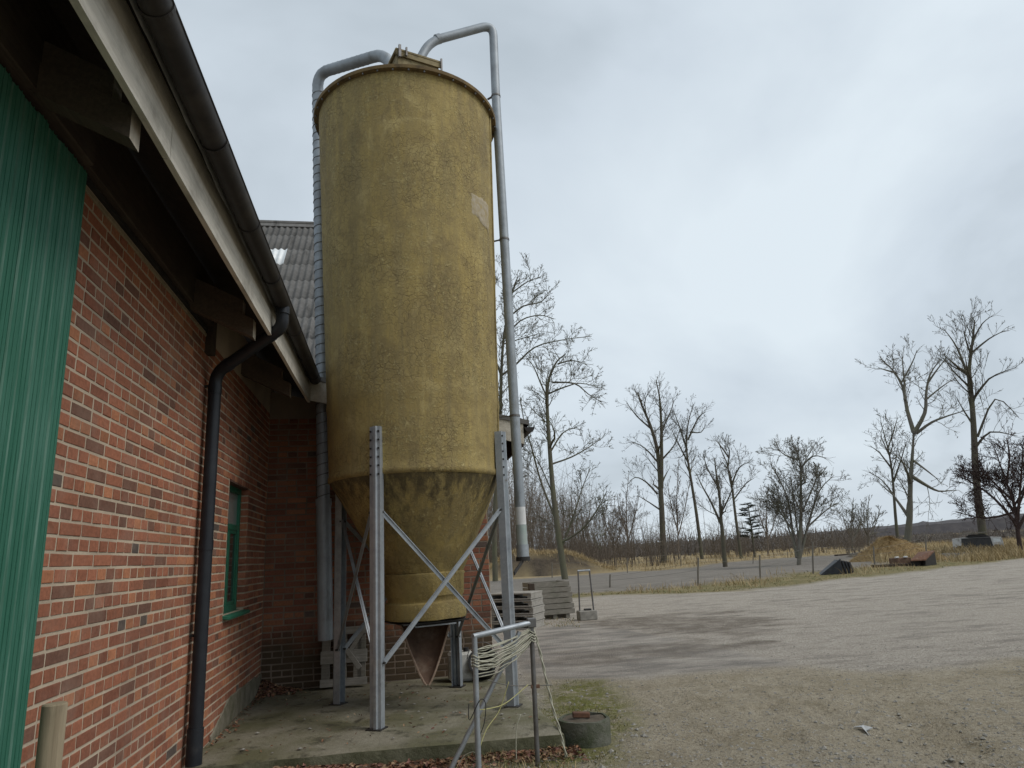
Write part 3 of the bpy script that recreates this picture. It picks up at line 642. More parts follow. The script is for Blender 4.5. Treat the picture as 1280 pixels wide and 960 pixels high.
# downpipe with two elbows
P0 = Vector((GC, 5.62, GZc-.05)); P1 = Vector((GC, 5.64, 3.40)); P2 = Vector((WX+.085, 6.10, 3.13)); P3 = Vector((WX+.085, 6.10, .02))
b = MB(); b.tube(fillet([P0, P1, P2, P3], .11, 8), .053, 18); dp = b.build('downpipe', 'black_plastic', bld, smooth=True, angle=50)
def sleeve(parent, p, q, r, mat, name='coupling'):
    b = MB(); b.tube([p, q], r, 18); return b.build(name, mat, parent, smooth=True, angle=50)
sleeve(dp, P0-Vector((0, 0, -.012)), P0-Vector((0, 0, .05)), .06, 'black_plastic'); sleeve(dp, P2-Vector((0, 0, .11)), P2-Vector((0, 0, .19)), .0575, 'black_plastic')
d_ = (P2-P1).normalized(); sleeve(dp, P1+d_*.12, P1+d_*.18, .0575, 'black_plastic'); sleeve(dp, P2-d_*.18, P2-d_*.12, .0575, 'black_plastic'); sleeve(dp, (P3.x, P3.y, 1.62), (P3.x, P3.y, 1.70), .0575, 'black_plastic'); sleeve(dp, (P3.x, P3.y, .02), (P3.x, P3.y, .28), .061, 'black_plastic', 'pipe_shoe')
b = MB(); b.box((WX, 6.09, 3.0), (WX+.03, 6.11, 3.02)); b.box((WX, 6.09, .95), (WX+.03, 6.11, .97)); b.build('pipe_bracket', 'dark_steel', dp)
# roofs
def slab(x0, x1, y0, y1, fz, th_, mt, mb_, name, parent):
    b = MB(); vs = [(x, y, fz(x)+dz) for dz in (0, -th_) for (x, y) in ((x0, y0), (x1, y0), (x1, y1), (x0, y1))]
    b.add(vs, [(0, 1, 2, 3)], 0); b.add(vs, [(7, 6, 5, 4)], 1); b.add(vs, [(0, 4, 5, 1), (1, 5, 6, 2), (2, 6, 7, 3), (3, 7, 4, 0)], 0)
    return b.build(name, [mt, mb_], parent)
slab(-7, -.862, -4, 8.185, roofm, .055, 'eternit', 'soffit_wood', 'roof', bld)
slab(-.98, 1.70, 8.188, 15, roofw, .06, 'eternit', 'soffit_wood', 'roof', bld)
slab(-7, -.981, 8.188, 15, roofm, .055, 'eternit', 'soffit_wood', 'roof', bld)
for (da, db, off) in ((-.315, -.185, 0), (-.182, -.062, .012)):
    b = MB(); vs = [(x, y, roofw(x)+dz) for y in (8.19+off, 8.215+off) for (x, dz) in ((-.985, da), (1.625, da), (1.625, db), (-.985, db))]
    b.add(vs, [(0, 1, 2, 3), (7, 6, 5, 4), (0, 4, 5, 1), (1, 5, 6, 2), (2, 6, 7, 3), (3, 7, 4, 0)]); b.build('verge_board', 'fascia_wood', bld)
b = MB(); b.box((1.60, 8.232, 2.76), (1.628, 15, 3.02)); b.build('fascia_board', 'dark_beam', bld)
gutter((1.70, 2.985), 8.17, 15).build('gutter', 'gutter_black', bld, smooth=True, angle=40)
b = MB(); b.box((1.30, 8.24, 2.74), (1.40, 9.32, 2.86)); b.build('purlin', 'dark_beam', bld)
b = MB(); b.box((-.3, 8.24, 3.06), (-.2, 9.32, 3.2)); b.build('purlin', 'dark_beam', bld)

# ------------------------------------------------------------------ tall barn behind
rp = PY(360, 280.5, 21.0); RZ = rp.z; sl_ = radians(50); bx0, bx1 = -14.0, 2.3; run = 6.0; ez = RZ-run*tan(sl_)
barn = thing('barn', 'tall barn with steep grey corrugated roof rising behind the brick building', 'barn', ((bx0+bx1)/2, 21, 0))
b = MB(); yf, yb = 21-run+.3, 21+run-.3
vs = [(bx0+.2, yf, -.3), (bx1-.2, yf, -.3), (bx1-.2, yf, ez+.3), (bx0+.2, yf, ez+.3), (bx0+.2, yb, -.3), (bx1-.2, yb, -.3), (bx1-.2, yb, ez+.3), (bx0+.2, yb, ez+.3), (bx0+.2, 21, RZ-.1), (bx1-.2, 21, RZ-.1)]
b.add(vs, [(0, 1, 2, 3), (1, 5, 6, 9, 2), (5, 4, 7, 6), (4, 0, 3, 8, 7)]); b.build('wall', 'mortar', barn)
bb = MB(); nw = 6; pit = .178; sw = nw*pit; sh = 1.12; vs = []; fs = []
for k in range(nw*6+1): x = sw*k/(nw*6); h = .027*cos(2*pi*k/6); vs += [(x, -.07, h-.006), (x, sh, h+.006), (x, -.07, h-.016)]
for k in range(nw*6): fs += [(k*3, k*3+3, k*3+4, k*3+1), (k*3, k*3+2, k*3+5, k*3+3)]
bb.add(vs, fs); shm = bb.mesh('roof_sheet', 'eternit', True)
b = MB(); Lr = run/cos(sl_)
b.add([(bx0, 21, RZ-.06), (bx1, 21, RZ-.06), (bx1, 21-run, ez-.06), (bx0, 21-run, ez-.06), (bx1, 21+run, ez-.06), (bx0, 21+run, ez-.06)], [(0, 3, 2, 1), (0, 1, 4, 5)]); rfo = b.build('roof', 'dark_beam', barn)
nrow = int(Lr/(sh-.1)); ncol = int((bx1-bx0)/(sw-.0))
skyl = PY(349, 318, 21); bb2 = bb.mesh('skylight_sheet', 'skylight_plastic', True)
for r_ in range(nrow+1):
    for c_ in range(ncol):
        s_ = (r_+1)*1.02; x = bx1-(c_+1)*sw; y = 21-s_*cos(sl_); z = RZ-s_*sin(sl_)
        if y < 21-run-.1: continue
        q = proj((x+sw/2, y+.3, z+.4)); light = abs(q[0]-345) < 19 and abs(q[1]-318) < 8
        q = proj((x+sw/2, y, z))
        if not (300 < q[0] < 430): pass
        o = bpy.data.objects.new('skylight_sheet' if light else 'roof_sheet', bb2 if light else shm); COL.objects.link(o); o.parent = rfo; o.matrix_parent_inverse = Matrix()
        o.matrix_basis = Matrix.Translation((x, y, z+.012)) @ Matrix.Rotation(sl_, 4, 'X') @ Matrix.Rotation(rnd.uniform(-.004, .004), 4, 'Z')
b = MB(); b.beam((bx0, 20.9, RZ-.06), (bx1, 20.9, RZ-.06), .32, .03, upv=(0, -sin(sl_), cos(sl_))); b.tube([(bx0, 21, RZ+.03), (bx1, 21, RZ+.03)], .09, 10); b.build('ridge_cap', 'eternit', rfo)
rfo.matrix_parent_inverse = Matrix.Translation(-Vector(barn.location))

# ------------------------------------------------------------------ silo
FL, FR, BL, BR = [Vector(G(x, y, 0.0)) for x, y in ((466, 911), (641, 884), (425, 880), (575, 856))]
SC = (FL+FR+BL+BR)/4; ang = (atan2((FR-FL).y, (FR-FL).x)+atan2((BR-BL).y, (BR-BL).x))/2; hs = ((FR-FL).length+(BL-FL).length+(BR-BL).length+(BR-FR).length)/8
ux = Vector((cos(ang), sin(ang), 0)); uy = Vector((-sin(ang), cos(ang), 0))
LEG = {(i, j): SC+ux*(i*hs)+uy*(j*hs) for i in (-1, 1) for j in (-1, 1)}
pb0, pb1 = PY(411, 596, SC.y), PY(625, 596, SC.y); pt0, pt1 = PY(398, 165, SC.y), PY(613.5, 165, SC.y)
ZB = (pb0.z+pb1.z)/2-.06; ZT = PY(505, 84, SC.y-1.1).z; RB = (pb1-pb0).length/2*.993; RT = (pt1-pt0).length/2*.993
xb, xt = (pb0.x+pb1.x)/2, (pt0.x+pt1.x)/2
def axis(z): t = (z-ZB)/(ZT-ZB); return (xb+(xt-xb)*max(t, -.2), SC.y)
def rad(z): return RB+(RT-RB)*(z-ZB)/(ZT-ZB)
silo = thing('feed_silo', 'tall ochre yellow feed silo on galvanised legs beside the brick building', 'silo', (SC.x, SC.y, 0))
n = 96; prof = [(RB-.006, ZB-.004), (RB+.012, ZB+.012), (RB+.014, ZB+.05), (RB+.003, ZB+.075)]
for k in range(1, 60):
    z = ZB+.08+(ZT-ZB-.08)*k/60; d = 0
    for (zr, a_) in ((ZB+.82, .008), (ZB+2.35, .010), (ZB+3.75, .006)): d += a_*math.exp(-((z-zr)/.03)**2)
    prof.append((rad(z)+d, z))
prof.append((rad(ZT), ZT))
b = MB(); b.lathe(prof, n, lean=axis); b.v = [(x+.004*mn.noise(Vector((x*2, y*2, z*1.5))), y+.004*mn.noise(Vector((x*2+9, y*2, z*1.5))), z) for (x, y, z) in b.v]
shell = b.build('shell', 'silo_skin', silo, smooth=True, angle=60)
rz_ = rad(ZT); b = MB(); b.lathe([(rz_-.004, ZT-.03), (rz_+.055, ZT-.028), (rz_+.06, ZT-.004), (rz_+.06, ZT+.012), (rz_+.05, ZT+.018), (rz_*.8, ZT+.10), (rz_*.4, ZT+.22), (.02, ZT+.26)], n, lean=axis)
roofs = b.build('silo_roof', 'silo_rim', silo, smooth=True, angle=40)
for k in range(40):
    t = 2*pi*k/40; ax_ = axis(ZT); p = Vector((ax_[0]+(rz_+.035)*cos(t), ax_[1]+(rz_+.035)*sin(t), ZT-.05)); b = MB(); b.tube([p, p+Vector((0, 0, .025))], .011, 6); b.build('bolt', 'rod_steel', roofs)
# cone and boot
ZC = PY(530, 716, SC.y-.4).z; RC = (PY(580, 735, SC.y)-PY(481, 735, SC.y)).length/2*.99; cx_ = (PY(580, 735, SC.y).x+PY(481, 735, SC.y).x)/2
def axc(z): t = (ZB-z)/(ZB-ZC); t = min(max(t, 0), 1); return (xb+(cx_-xb)*t, SC.y)
b = MB(); b.lathe([(RB-.008-(RB-.008-RC)*k/24, ZB-.003-(ZB-.003-ZC)*k/24) for k in range(25)], n, lean=axc)
b.v = [(x+.006*mn.noise(Vector((x*3, y*3, z*3))), y+.006*mn.noise(Vector((x*3+9, y*3, z*3))), z) for (x, y, z) in b.v]; b.build('cone', 'silo_cone_skin', silo, smooth=True, angle=60)
ZD = PY(530, 776, SC.y-.4).z; hB = ZC-ZD
b = MB(); b.lathe([(RC-.005, ZC), (RC+.012, ZC-.006), (RC+.014, ZC-.02), (RC+.004, ZC-.04), (RC+.002, ZC-hB*.5), (RC-.018, ZC-hB*.55), (RC-.02, ZC-hB*.62), (RC+.006, ZC-hB*.66), (RC+.02, ZC-hB*.93), (RC+.012, ZD), (RC-.1, ZD+.004)], n, lean=axc)
b.v = [(x+.006*mn.noise(Vector((x*5, y*5, z*5))), y, z+.008*mn.noise(Vector((x*4, y*4, 0)))) for (x, y, z) in b.v]; b.build('boot', 'silo_boot_skin', silo, smooth=True, angle=40)
# slide gate and chute
b = MB(); b.box((-.36, -.33, ZD-.035), (.36, .33, ZD-.022), M=Matrix.Translation((cx_, SC.y, 0)) @ Matrix.Rotation(ang, 4, 'Z')); b.box((-.30, -.28, ZD-.05), (.30, .28, ZD-.036), M=Matrix.Translation((cx_, SC.y, 0)) @ Matrix.Rotation(ang, 4, 'Z'))
b.lathe([(.30, ZD+.02), (.29, ZD-.03)], 40, (cx_, SC.y)); sg_ = b.build('slide_gate', 'dark_steel', silo)
b = MB(); p = Vector((cx_-.12, SC.y-.32, ZD-.062)); b.beam(p, p+Vector((.42, .0, .014)), .03, .012); b.build('gate_bar', 'galvanised', sg_)
tipz = PY(528, 858, SC.y-.25).z; topz = ZD-.05; b = MB(); nu, nv = 28, 18; vo = []; a0, a1 = radians(-4), radians(184)
for v_ in range(nv+1):
    t = v_/nv
    for u_ in range(nu+1):
        a = a0+(a1-a0)*u_/nu; s_ = sin(a); r_ = .25*(1-t)**.8+.012; yb_ = s_*r_
        vo.append((cx_+cos(a)*r_*1.0, SC.y-.02-t*.20+yb_*.85, topz+(tipz-topz)*t*(1-.02*s_)+.006*mn.noise(Vector((u_*.7, v_*.7, 0)))))
vi = [(cx_+(x-cx_)*.975, y-.004, z) for (x, y, z) in vo]; N_ = len(vo); fs = []
for v_ in range(nv):
    for u_ in range(nu):
        q = v_*(nu+1)+u_; fs.append((q, q+1, q+nu+2, q+nu+1)); fs.append((N_+q, N_+q+nu+1, N_+q+nu+2, N_+q+1))
for v_ in range(nv):
    for u_ in (0, nu): q = v_*(nu+1)+u_; fs.append((q, q+nu+1, N_+q+nu+1, N_+q))
b.add(vo+vi, fs); ch = b.build('chute', 'rust_inner', silo, smooth=True, angle=50)
for u_ in (0, nu):
    b = MB(); b.tube([vo[v_*(nu+1)+u_] for v_ in range(nv+1)], .011, 6); b.build('chute_edge', 'chute_lip', ch)
# worn patch on the shell, right side
def onshell(px, py, off=.0):
    d = ray(px, py); lo, hi = 4.0, 8.0; best = None
    for k in range(1500):
        t = lo+(hi-lo)*k/1500; p = EYE+d*t; a = axis(p.z)
        if math.hypot(p.x-a[0], p.y-a[1]) < rad(p.z)+off: return p
    return p
def shellpt(a, z, off): ax_ = axis(z); r_ = rad(z)+off; return (ax_[0]+r_*cos(a), ax_[1]+r_*sin(a), z)
pa = onshell(589, 240); pb_ = onshell(611, 292); aa = atan2(pa.y-axis(pa.z)[1], pa.x-axis(pa.z)[0]); ab = atan2(pb_.y-axis(pb_.z)[1], pb_.x-axis(pb_.z)[0])
b = MB(); vs = []; fs = []; nu, nv = 12, 16
for v_ in range(nv+1):
    for u_ in range(nu+1):
        t = u_/nu; z = pa.z+(pb_.z+.12*(1-t)-pa.z)*v_/nv; a = aa+(ab-aa)*t
        ed = min(u_, nu-u_, v_, nv-v_) == 0; vs.append(shellpt(a+rnd.uniform(-.008, .008)*ed, z+rnd.uniform(-.018, .018)*ed, .0015 if ed else .006+.004*rnd.random()))
for v_ in range(nv):
    for u_ in range(nu): q = v_*(nu+1)+u_; fs.append((q, q+1, q+nu+2, q+nu+1))
b.add(vs, fs); b.build('worn_patch', 'worn_patch', shell, smooth=True)
# vertical joint flange on the right of the shell
b = MB(); a = atan2(LEG[1, -1].y-SC.y, LEG[1, -1].x-SC.x)+.13
pts = [shellpt(a, ZB+.1+(ZT-ZB-.15)*k/20, .004) for k in range(21)]; b.tube(pts, .012, 6); b.build('seam', 'silo_skin', shell, smooth=True)
# legs: rolled channel, open side to the shell
ZL = PY(466, 534, FL.y).z
for (i, j), p in LEG.items():
    od = Vector((p.x-SC.x, p.y-SC.y, 0)).normalized(); sd_ = Vector((-od.y, od.x, 0)); p0 = Vector((p.x, p.y, 0))
    pr = [(-.056, -.07), (-.056, .006), (-.014, .010), (-.004, .034), (.022, .034), (.030, .010), (.056, .006), (.056, -.07)]
    inn = [(-.051, -.07), (-.051, .001), (-.011, .005), (0, .029), (.019, .029), (.026, .005), (.051, .001), (.051, -.07)]
    b = MB(); ring = pr+inn[::-1]; m_ = len(ring); vs = []; fs = []
    for z in (.006, ZL): vs += [tuple(p0+sd_*q[0]+od*q[1]+Vector((0, 0, z))) for q in ring]
    for k in range(m_): k2 = (k+1) % m_; fs.append((k, k2, m_+k2, m_+k))
    for o_ in (0, m_):
        for k in range(7): fs.append((o_+k, o_+k+1, o_+m_-2-k, o_+m_-1-k))
    b.add(vs, fs); lg = b.build('leg', 'galvanised', silo)
    b = MB(); M = Matrix.Translation(p0) @ Matrix.Rotation(atan2(od.y, od.x), 4, 'Z'); b.box((-.095, -.075, -.006), (.055, .075, .006), M=M); b.build('base_plate', 'dark_steel', lg)
    bm_ = MB()
    for k in range(6):
        for s_ in (-1, 1):
            q = p0+sd_*(.043*s_)+od*.004+Vector((0, 0, ZL-.05-k*.085)); bm_.tube([q, q+od*.016], .010, 6)
    bm_.build('bolt_row', 'dark_steel', lg)
# cross braces on the four sides
zl, zh = PY(480, 828, FL.y).z, PY(478, 640, FL.y).z
cs = [(-1, -1), (1, -1), (1, 1), (-1, 1)]
for k in range(4):
    A, B = LEG[cs[k]], LEG[cs[(k+1) % 4]]; d = (B-A).normalized(); od = Vector((d.y, -d.x, 0)); A = A+d*.075; B = B-d*.075; A.z = B.z = 0
    for s_, (a, c_) in enumerate((((A, zh), (B, zl)), ((A, zl), (B, zh)))):
        o_ = od*(.012 if s_ else -.022)
        p = a[0]+o_+Vector((0, 0, a[1])); q = c_[0]+o_+Vector((0, 0, c_[1])); b = MB(); b.beam(p, q, .006, .045, upv=(0, 0, 1)); b.beam(p+Vector((0, 0, .02)), q+Vector((0, 0, .02)), .034, .005)
        br = b.build('brace', 'galvanised', silo)
        for e_ in (p, q): b = MB(); b.tube([e_-od*.02, e_+od*.03], .012, 6); b.build('bolt', 'dark_steel', br)
# hatch box on top
h0 = axis(ZT); hc = Vector((PY(514, 70, SC.y-.25).x, SC.y-.25, ZT)); Mh = Matrix.Translation((hc.x, hc.y, 0)) @ Matrix.Rotation(radians(18), 4, 'Z')
HT = PY(520, 72, hc.y-.2).z; b = MB(); b.box((-.27, -.25, ZT-.02), (.27, .25, HT-.04), 0, .01, Mh); ht = b.build('hatch', 'hatch_skin', silo)
b = MB(); b.box((-.30, -.28, HT-.038), (.30, .28, HT), 0, .008, Mh); b.box((-.295, -.275, HT-.1), (.295, -.26, HT-.039), M=Mh); b.build('hatch_lid', 'hatch_skin', ht)
b = MB(); b.box((-.27, -.31, HT-.14), (-.24, -.286, HT+.03), M=Mh); b.box((-.18, -.31, HT-.1), (-.16, -.286, HT+.02), M=Mh); b.box((.28, -.30, HT-.16), (.30, -.28, HT+.02), M=Mh); b.build('hatch_clip', 'rod_steel', ht)
# spiral duct at the left, behind the shell
LY = SC.y+.72; q0, q1 = PY(407, 800, LY), PY(396.5, 130, LY); top = PY(397, 92, LY); jn = PY(485, 68, SC.y-.05)
rd = .074; pts = fillet([Vector((q0.x, LY, q0.z)), Vector((top.x, LY, top.z)), Vector((jn.x-.02, jn.y, jn.z+.02)), Vector((jn.x+.2, jn.y-.02, ZT+.25))], .22, 8)
def duct(pts, r, name, parent, mat, pitch=.085):
    P = [Vector(p) for p in pts]; out = []; rs = []
    for i in range(len(P)-1):
        L_ = (P[i+1]-P[i]).length; k = max(1, int(L_/(pitch/4)))
        for j in range(k): out.append(P[i].lerp(P[i+1], j/k))
    out.append(P[-1]); b = MB(); n = 18; d0 = (out[1]-out[0]).normalized(); a = d0.orthogonal().normalized(); vs = []; fs = []; s_ = 0
    for i, p in enumerate(out):
        d = (out[min(i+1, len(out)-1)]-out[max(i-1, 0)]).normalized(); a = (a-d*a.dot(d)).normalized(); c = d.cross(a)
        if i: s_ += (p-out[i-1]).length
        for k in range(n):
            ph = (s_/pitch-k/n) % 1.0; rr_ = r+(.0035 if ph < .16 else 0); t = 2*pi*k/n; vs.append(p+(a*cos(t)+c*sin(t))*rr_)
    for i in range(len(out)-1):
        for k in range(n): k2 = (k+1) % n; fs.append((i*n+k, i*n+k2, i*n+n+k2, i*n+n+k))
    fs += [tuple(range(n))[::-1], tuple((len(out)-1)*n+k for k in range(n))]
    b.add(vs, fs); return b.build(name, mat, parent, smooth=True, angle=50)
dl = duct(pts, rd, 'spiral_duct', silo, 'duct_steel')
hx = []; t_ = 0.0; zz_ = q0.z+.9
while zz_ < top.z-.25:
    f_ = (zz_-q0.z)/(top.z-q0.z); hx.append((q0.x+(top.x-q0.x)*f_+(rd+.003)*cos(t_), LY+(rd+.003)*sin(t_), zz_)); t_ += 2*pi/14; zz_ += .125/14
b = MB(); b.tube(hx, .0055, 5); b.build('spiral_seam', 'rod_steel', dl, smooth=True)
kz = PY(404, 630, LY).z; pz = lambda z: Vector((q0.x+(top.x-q0.x)*(z-q0.z)/(top.z-q0.z), LY, z))
sleeve(dl, pz(q0.z), pz(kz), rd+.012, 'duct_steel', 'lower_sleeve'); sleeve(dl, pz(kz-.02), pz(kz+.06), rd+.018, 'duct_steel', 'collar')
b = MB(); p = pz(PY(396, 172, LY).z); b.beam(p, (axis(p.z)[0]-.5, SC.y+.5, p.z), .03, .01); b.build('duct_bracket', 'dark_steel', dl)
# smooth pipe at the right
RY = SC.y-.05; r0, r1, r2, r3 = PY(654, 700, RY), PY(620, 125, RY), PY(615, 29, RY), PY(537, 52, SC.y-.2); r4 = PY(516, 64, SC.y-.25)
pp = .057; pts = fillet([Vector((r0.x, RY, r0.z)), Vector((r1.x, RY, r1.z)), Vector((r2.x+.012, RY, r2.z-.02)), Vector((r3.x, SC.y-.2, r3.z)), Vector((r4.x, SC.y-.25, HT-.05))], .20, 10)
b = MB(); b.tube(pts, pp, 18); rp_ = b.build('filling_pipe', 'duct_steel', silo, smooth=True, angle=50)
pr_ = lambda z: Vector((r0.x+(r1.x-r0.x)*(z-r0.z)/(r1.z-r0.z), RY, z))
for py in (122, 300, 520):
    z = PY(640, py, RY).z; sleeve(rp_, pr_(z-.012), pr_(z+.012), pp+.006, 'rod_steel', 'clamp_ring'); p = pr_(z); b = MB(); b.beam(p-Vector((.04, 0, 0)), (axis(z)[0]+rad(z)*.98, SC.y+.02, z), .03, .008); b.build('pipe_bracket', 'rod_steel', rp_)
zz1 = PY(650, 634, RY).z; zz2 = PY(650, 656, RY).z; sleeve(rp_, pr_(zz2), pr_(zz1), pp+.002, 'label_white', 'paper_label')
zq = PY(651, 682, RY).z; sleeve(rp_, pr_(zq), pr_(zz2-.003), pp+.003, 'moss_metal', 'coupling'); sleeve(rp_, pr_(r0.z+.03), pr_(zq+.01), pp+.012, 'galvanised', 'coupling'); sleeve(rp_, pr_(r0.z-.01), pr_(r0.z+.035), pp+.022, 'dark_steel', 'coupling')
b = MB(); p = Vector((LEG[1, -1].x+.06, LEG[1, -1].y+.03, PY(642, 717, LEG[1, -1].y).z)); q = pr_(r0.z+.0); b.beam(p, q, .012, .04); b.build('pipe_stay', 'dark_steel', rp_)
zs = PY(605, 52, SC.y-.1); d_ = (Vector(r3)-Vector(r2)).normalized(); m_ = Vector((r3.x, SC.y-.2, r3.z)); sleeve(rp_, m_-d_*.16, m_-d_*.10, pp+.008, 'duct_steel', 'clamp_ring')

# ------------------------------------------------------------------ things on and around the pad
# pallet leaning on the wing wall
def plank(mb, p, q, w_, t_, up_=(0, 0, 1)): mb.beam(p, q, t_, w_, upv=up_, bev=.003)
pal = thing('pallet', 'grey wooden pallet standing on edge against the brick wall behind the silo', 'pallet', (-.62, 9.1, 0))
a_, b_ = PY(400, 858, 9.12), PY(459, 852, 9.12); px0, px1 = a_.x, b_.x; hh = PY(402, 786, 9.2).z; lean_ = .10
def pq(x, z, o=0): return Vector((x, 9.08+lean_*z/hh+o, .012+z))
for z in (.055, hh*.45, hh*.54, hh-.05):
    b = MB(); plank(b, pq(px0, z), pq(px1, z), .085, .02); b.build('slat', 'pale_pallet_wood', pal)
for x in (px0+.06, px0+.26, px0+.44, px1-.07):
    b = MB(); plank(b, pq(x, .01, .05), pq(x, hh-.01, .05), .10, .075, (1, 0, 0)); b.build('block_board', 'grey_wood', pal)
b = MB(); plank(b, pq(px0+.02, .05, .1), pq(px1-.02, .05, .1), .085, .02); plank(b, pq(px0+.02, hh-.06, .1), pq(px1-.02, hh-.06, .1), .085, .02); b.build('back_slat', 'grey_wood', pal)
ob = MB(); plank(ob, PY(432, 822, 9.0)+Vector((0, 0, 0)), PY(456, 784, 9.02), .05, .02); plank(ob, PY(428, 806, 8.98), PY(450, 835, 8.98), .06, .02); o = ob.build('loose_lath', 'pale_pallet_wood', pal)
# white canister and black tub
cp = G(574, 852, 0.0); can = thing('canister', 'dirty white plastic canister standing behind the rear silo leg', 'canister', (cp.x, cp.y, 0))
b = MB(); cx0, cz = cp.x+.02, .33; b.box((cx0-.14, cp.y-.02, .0), (cx0+.17, cp.y+.22, cz), 0, .03); b.build('body', 'white_plastic', can)
b = MB(); b.tube([(cx0+.08, cp.y+.06, cz-.005), (cx0+.08, cp.y+.06, cz+.045)], .035, 12); b.build('cap', 'black_rubber', can)
b = MB(); b.tube(fillet([(cx0-.08, cp.y+.08, cz-.01), (cx0-.08, cp.y+.08, cz+.05), (cx0+.02, cp.y+.08, cz+.05), (cx0+.02, cp.y+.08, cz-.01)], .03), .012, 8); b.build('handle', 'white_plastic', can)
tp = G(606, 850, 0.0); tub = thing('rubber_tub', 'black rubber tub tipped on its side next to the white canister', 'tub', (tp.x, tp.y, 0))
Mt = Matrix.Translation((tp.x+.0, tp.y+.05, .155)) @ Matrix.Rotation(radians(-12), 4, 'Z') @ Matrix.Rotation(radians(58), 4, 'X')
b = MB(); b.lathe([(.012, -.12), (.13, -.12), (.165, .12), (.18, .125), (.18, .137), (.16, .137), (.122, -.105), (.01, -.105)], 32); b.v = [tuple(Mt @ Vector(v)) for v in b.v]; b.build('bowl', 'black_rubber', tub, smooth=True, angle=40)
b = MB(); b.tube([Mt @ Vector((.19*cos(t), .19*sin(t), .137+.1*sin(t-.2))) for t in [0.2+k*pi*.9/12 for k in range(13)]], .005, 6); b.build('bail', 'rod_steel', tub, smooth=True)
# tube frame in front of the pad
gr0 = G(672, 957, -.13); gy = gr0.y; fr = thing('tube_frame', 'galvanised tube hoop standing in front of the pad with cord wound round it', 'frame', (gr0.x-.2, gy-.1, -.13))
glt = PY(593, 796, gy-.28); ptR = PY(664, 779, gy); A0 = Vector((glt.x-.004, gy-.28, -.3)); A1 = Vector((glt.x, gy-.28, glt.z)); B1 = Vector((ptR.x, gy, ptR.z)); B0 = Vector((gr0.x, gy, -.3))
b = MB(); b.tube([A0, A1], .021, 14); b.build('post', 'galvanised', fr, smooth=True, angle=50)
b = MB(); b.tube([B0, B1], .019, 14); b.build('post', 'rod_steel', fr, smooth=True, angle=50)
b = MB(); b.tube([A1-(B1-A1).normalized()*.015+Vector((0, 0, .004)), B1+Vector((0, 0, .004))], .0215, 14); b.build('top_rail', 'galvanised', fr, smooth=True, angle=50)
b = MB(); b.box((-.035, -.03, -.03), (.035, .03, .04), 0, .004, Matrix.Translation(B1)); b.build('hinge', 'rod_steel', fr)
b = MB(); hb = PY(670, 858, gy); b.box((-.04, -.012, -.012), (.03, .012, .014), 0, .002, Matrix.Translation(hb)); b.build('latch', 'rust', fr)
dg0 = G(556, 975, -.13); dg1 = PY(650, 790, gy-.06); b = MB(); dpts = [dg0.lerp(dg1, k/14)+Vector((rnd.uniform(-.004, .004), 0, rnd.uniform(-.004, .004))) for k in range(15)]; b.tube(dpts, .019, 10); b.build('diagonal_tube', 'galvanised', fr, smooth=True, angle=50)
def sag(p, q, s_, n=12, j=0.0):
    p = Vector(p); q = Vector(q); return [p.lerp(q, k/n)+Vector((rnd.uniform(-j, j), rnd.uniform(-j, j), -4*s_*(k/n)*(1-k/n)+rnd.uniform(-j, j))) for k in range(n+1)]
cord = thing('cord_bundle', 'bundle of pale cord wound loosely between the two posts of the tube hoop', 'cord', (glt.x, gy-.2, glt.z-.1))
for k in range(24):
    dz = -.08-.007*k+rnd.uniform(-.02, .02); o_ = Vector((0, rnd.uniform(-.035, .035), 0)); p = A1+Vector((0, 0, dz-.02))+o_; q = B1+Vector((0, 0, -.04-.004*k))+o_*.5
    b = MB(); b.tube(smoothpts(sag(p, q, .01+.045*rnd.random()+.0015*k, 6, .011), 3), .0042, 5); b.build('cord_strand', 'twine', cord, smooth=True)
for p in (A1+Vector((0, 0, -.17)), B1+Vector((0, 0, -.1))):
    for k in range(4):
        b = MB(); z = p.z+(k-1.5)*.022; b.tube([(p.x+.027*cos(t), p.y+.027*sin(t), z+.01*sin(t*2)) for t in [2*pi*j/14 for j in range(15)]], .0045, 6); b.build('cord_loop', 'twine', cord, smooth=True)
tp0 = G(708, 949, -.13); tpts = smoothpts(sag(B1+Vector((.012, 0, -.02)), tp0+Vector((0, 0, .01)), .015, 8, .006), 4); b = MB()
for s_ in (0, pi): b.tube([p+Vector((.006*cos(i*.9+s_), .006*sin(i*.9+s_), 0)) for i, p in enumerate(tpts)], .006, 6)
tag(b.build('rope', 'twine', None, smooth=True), 'twisted pale rope stretched from the tube hoop down to the ground by the well ring', 'rope')
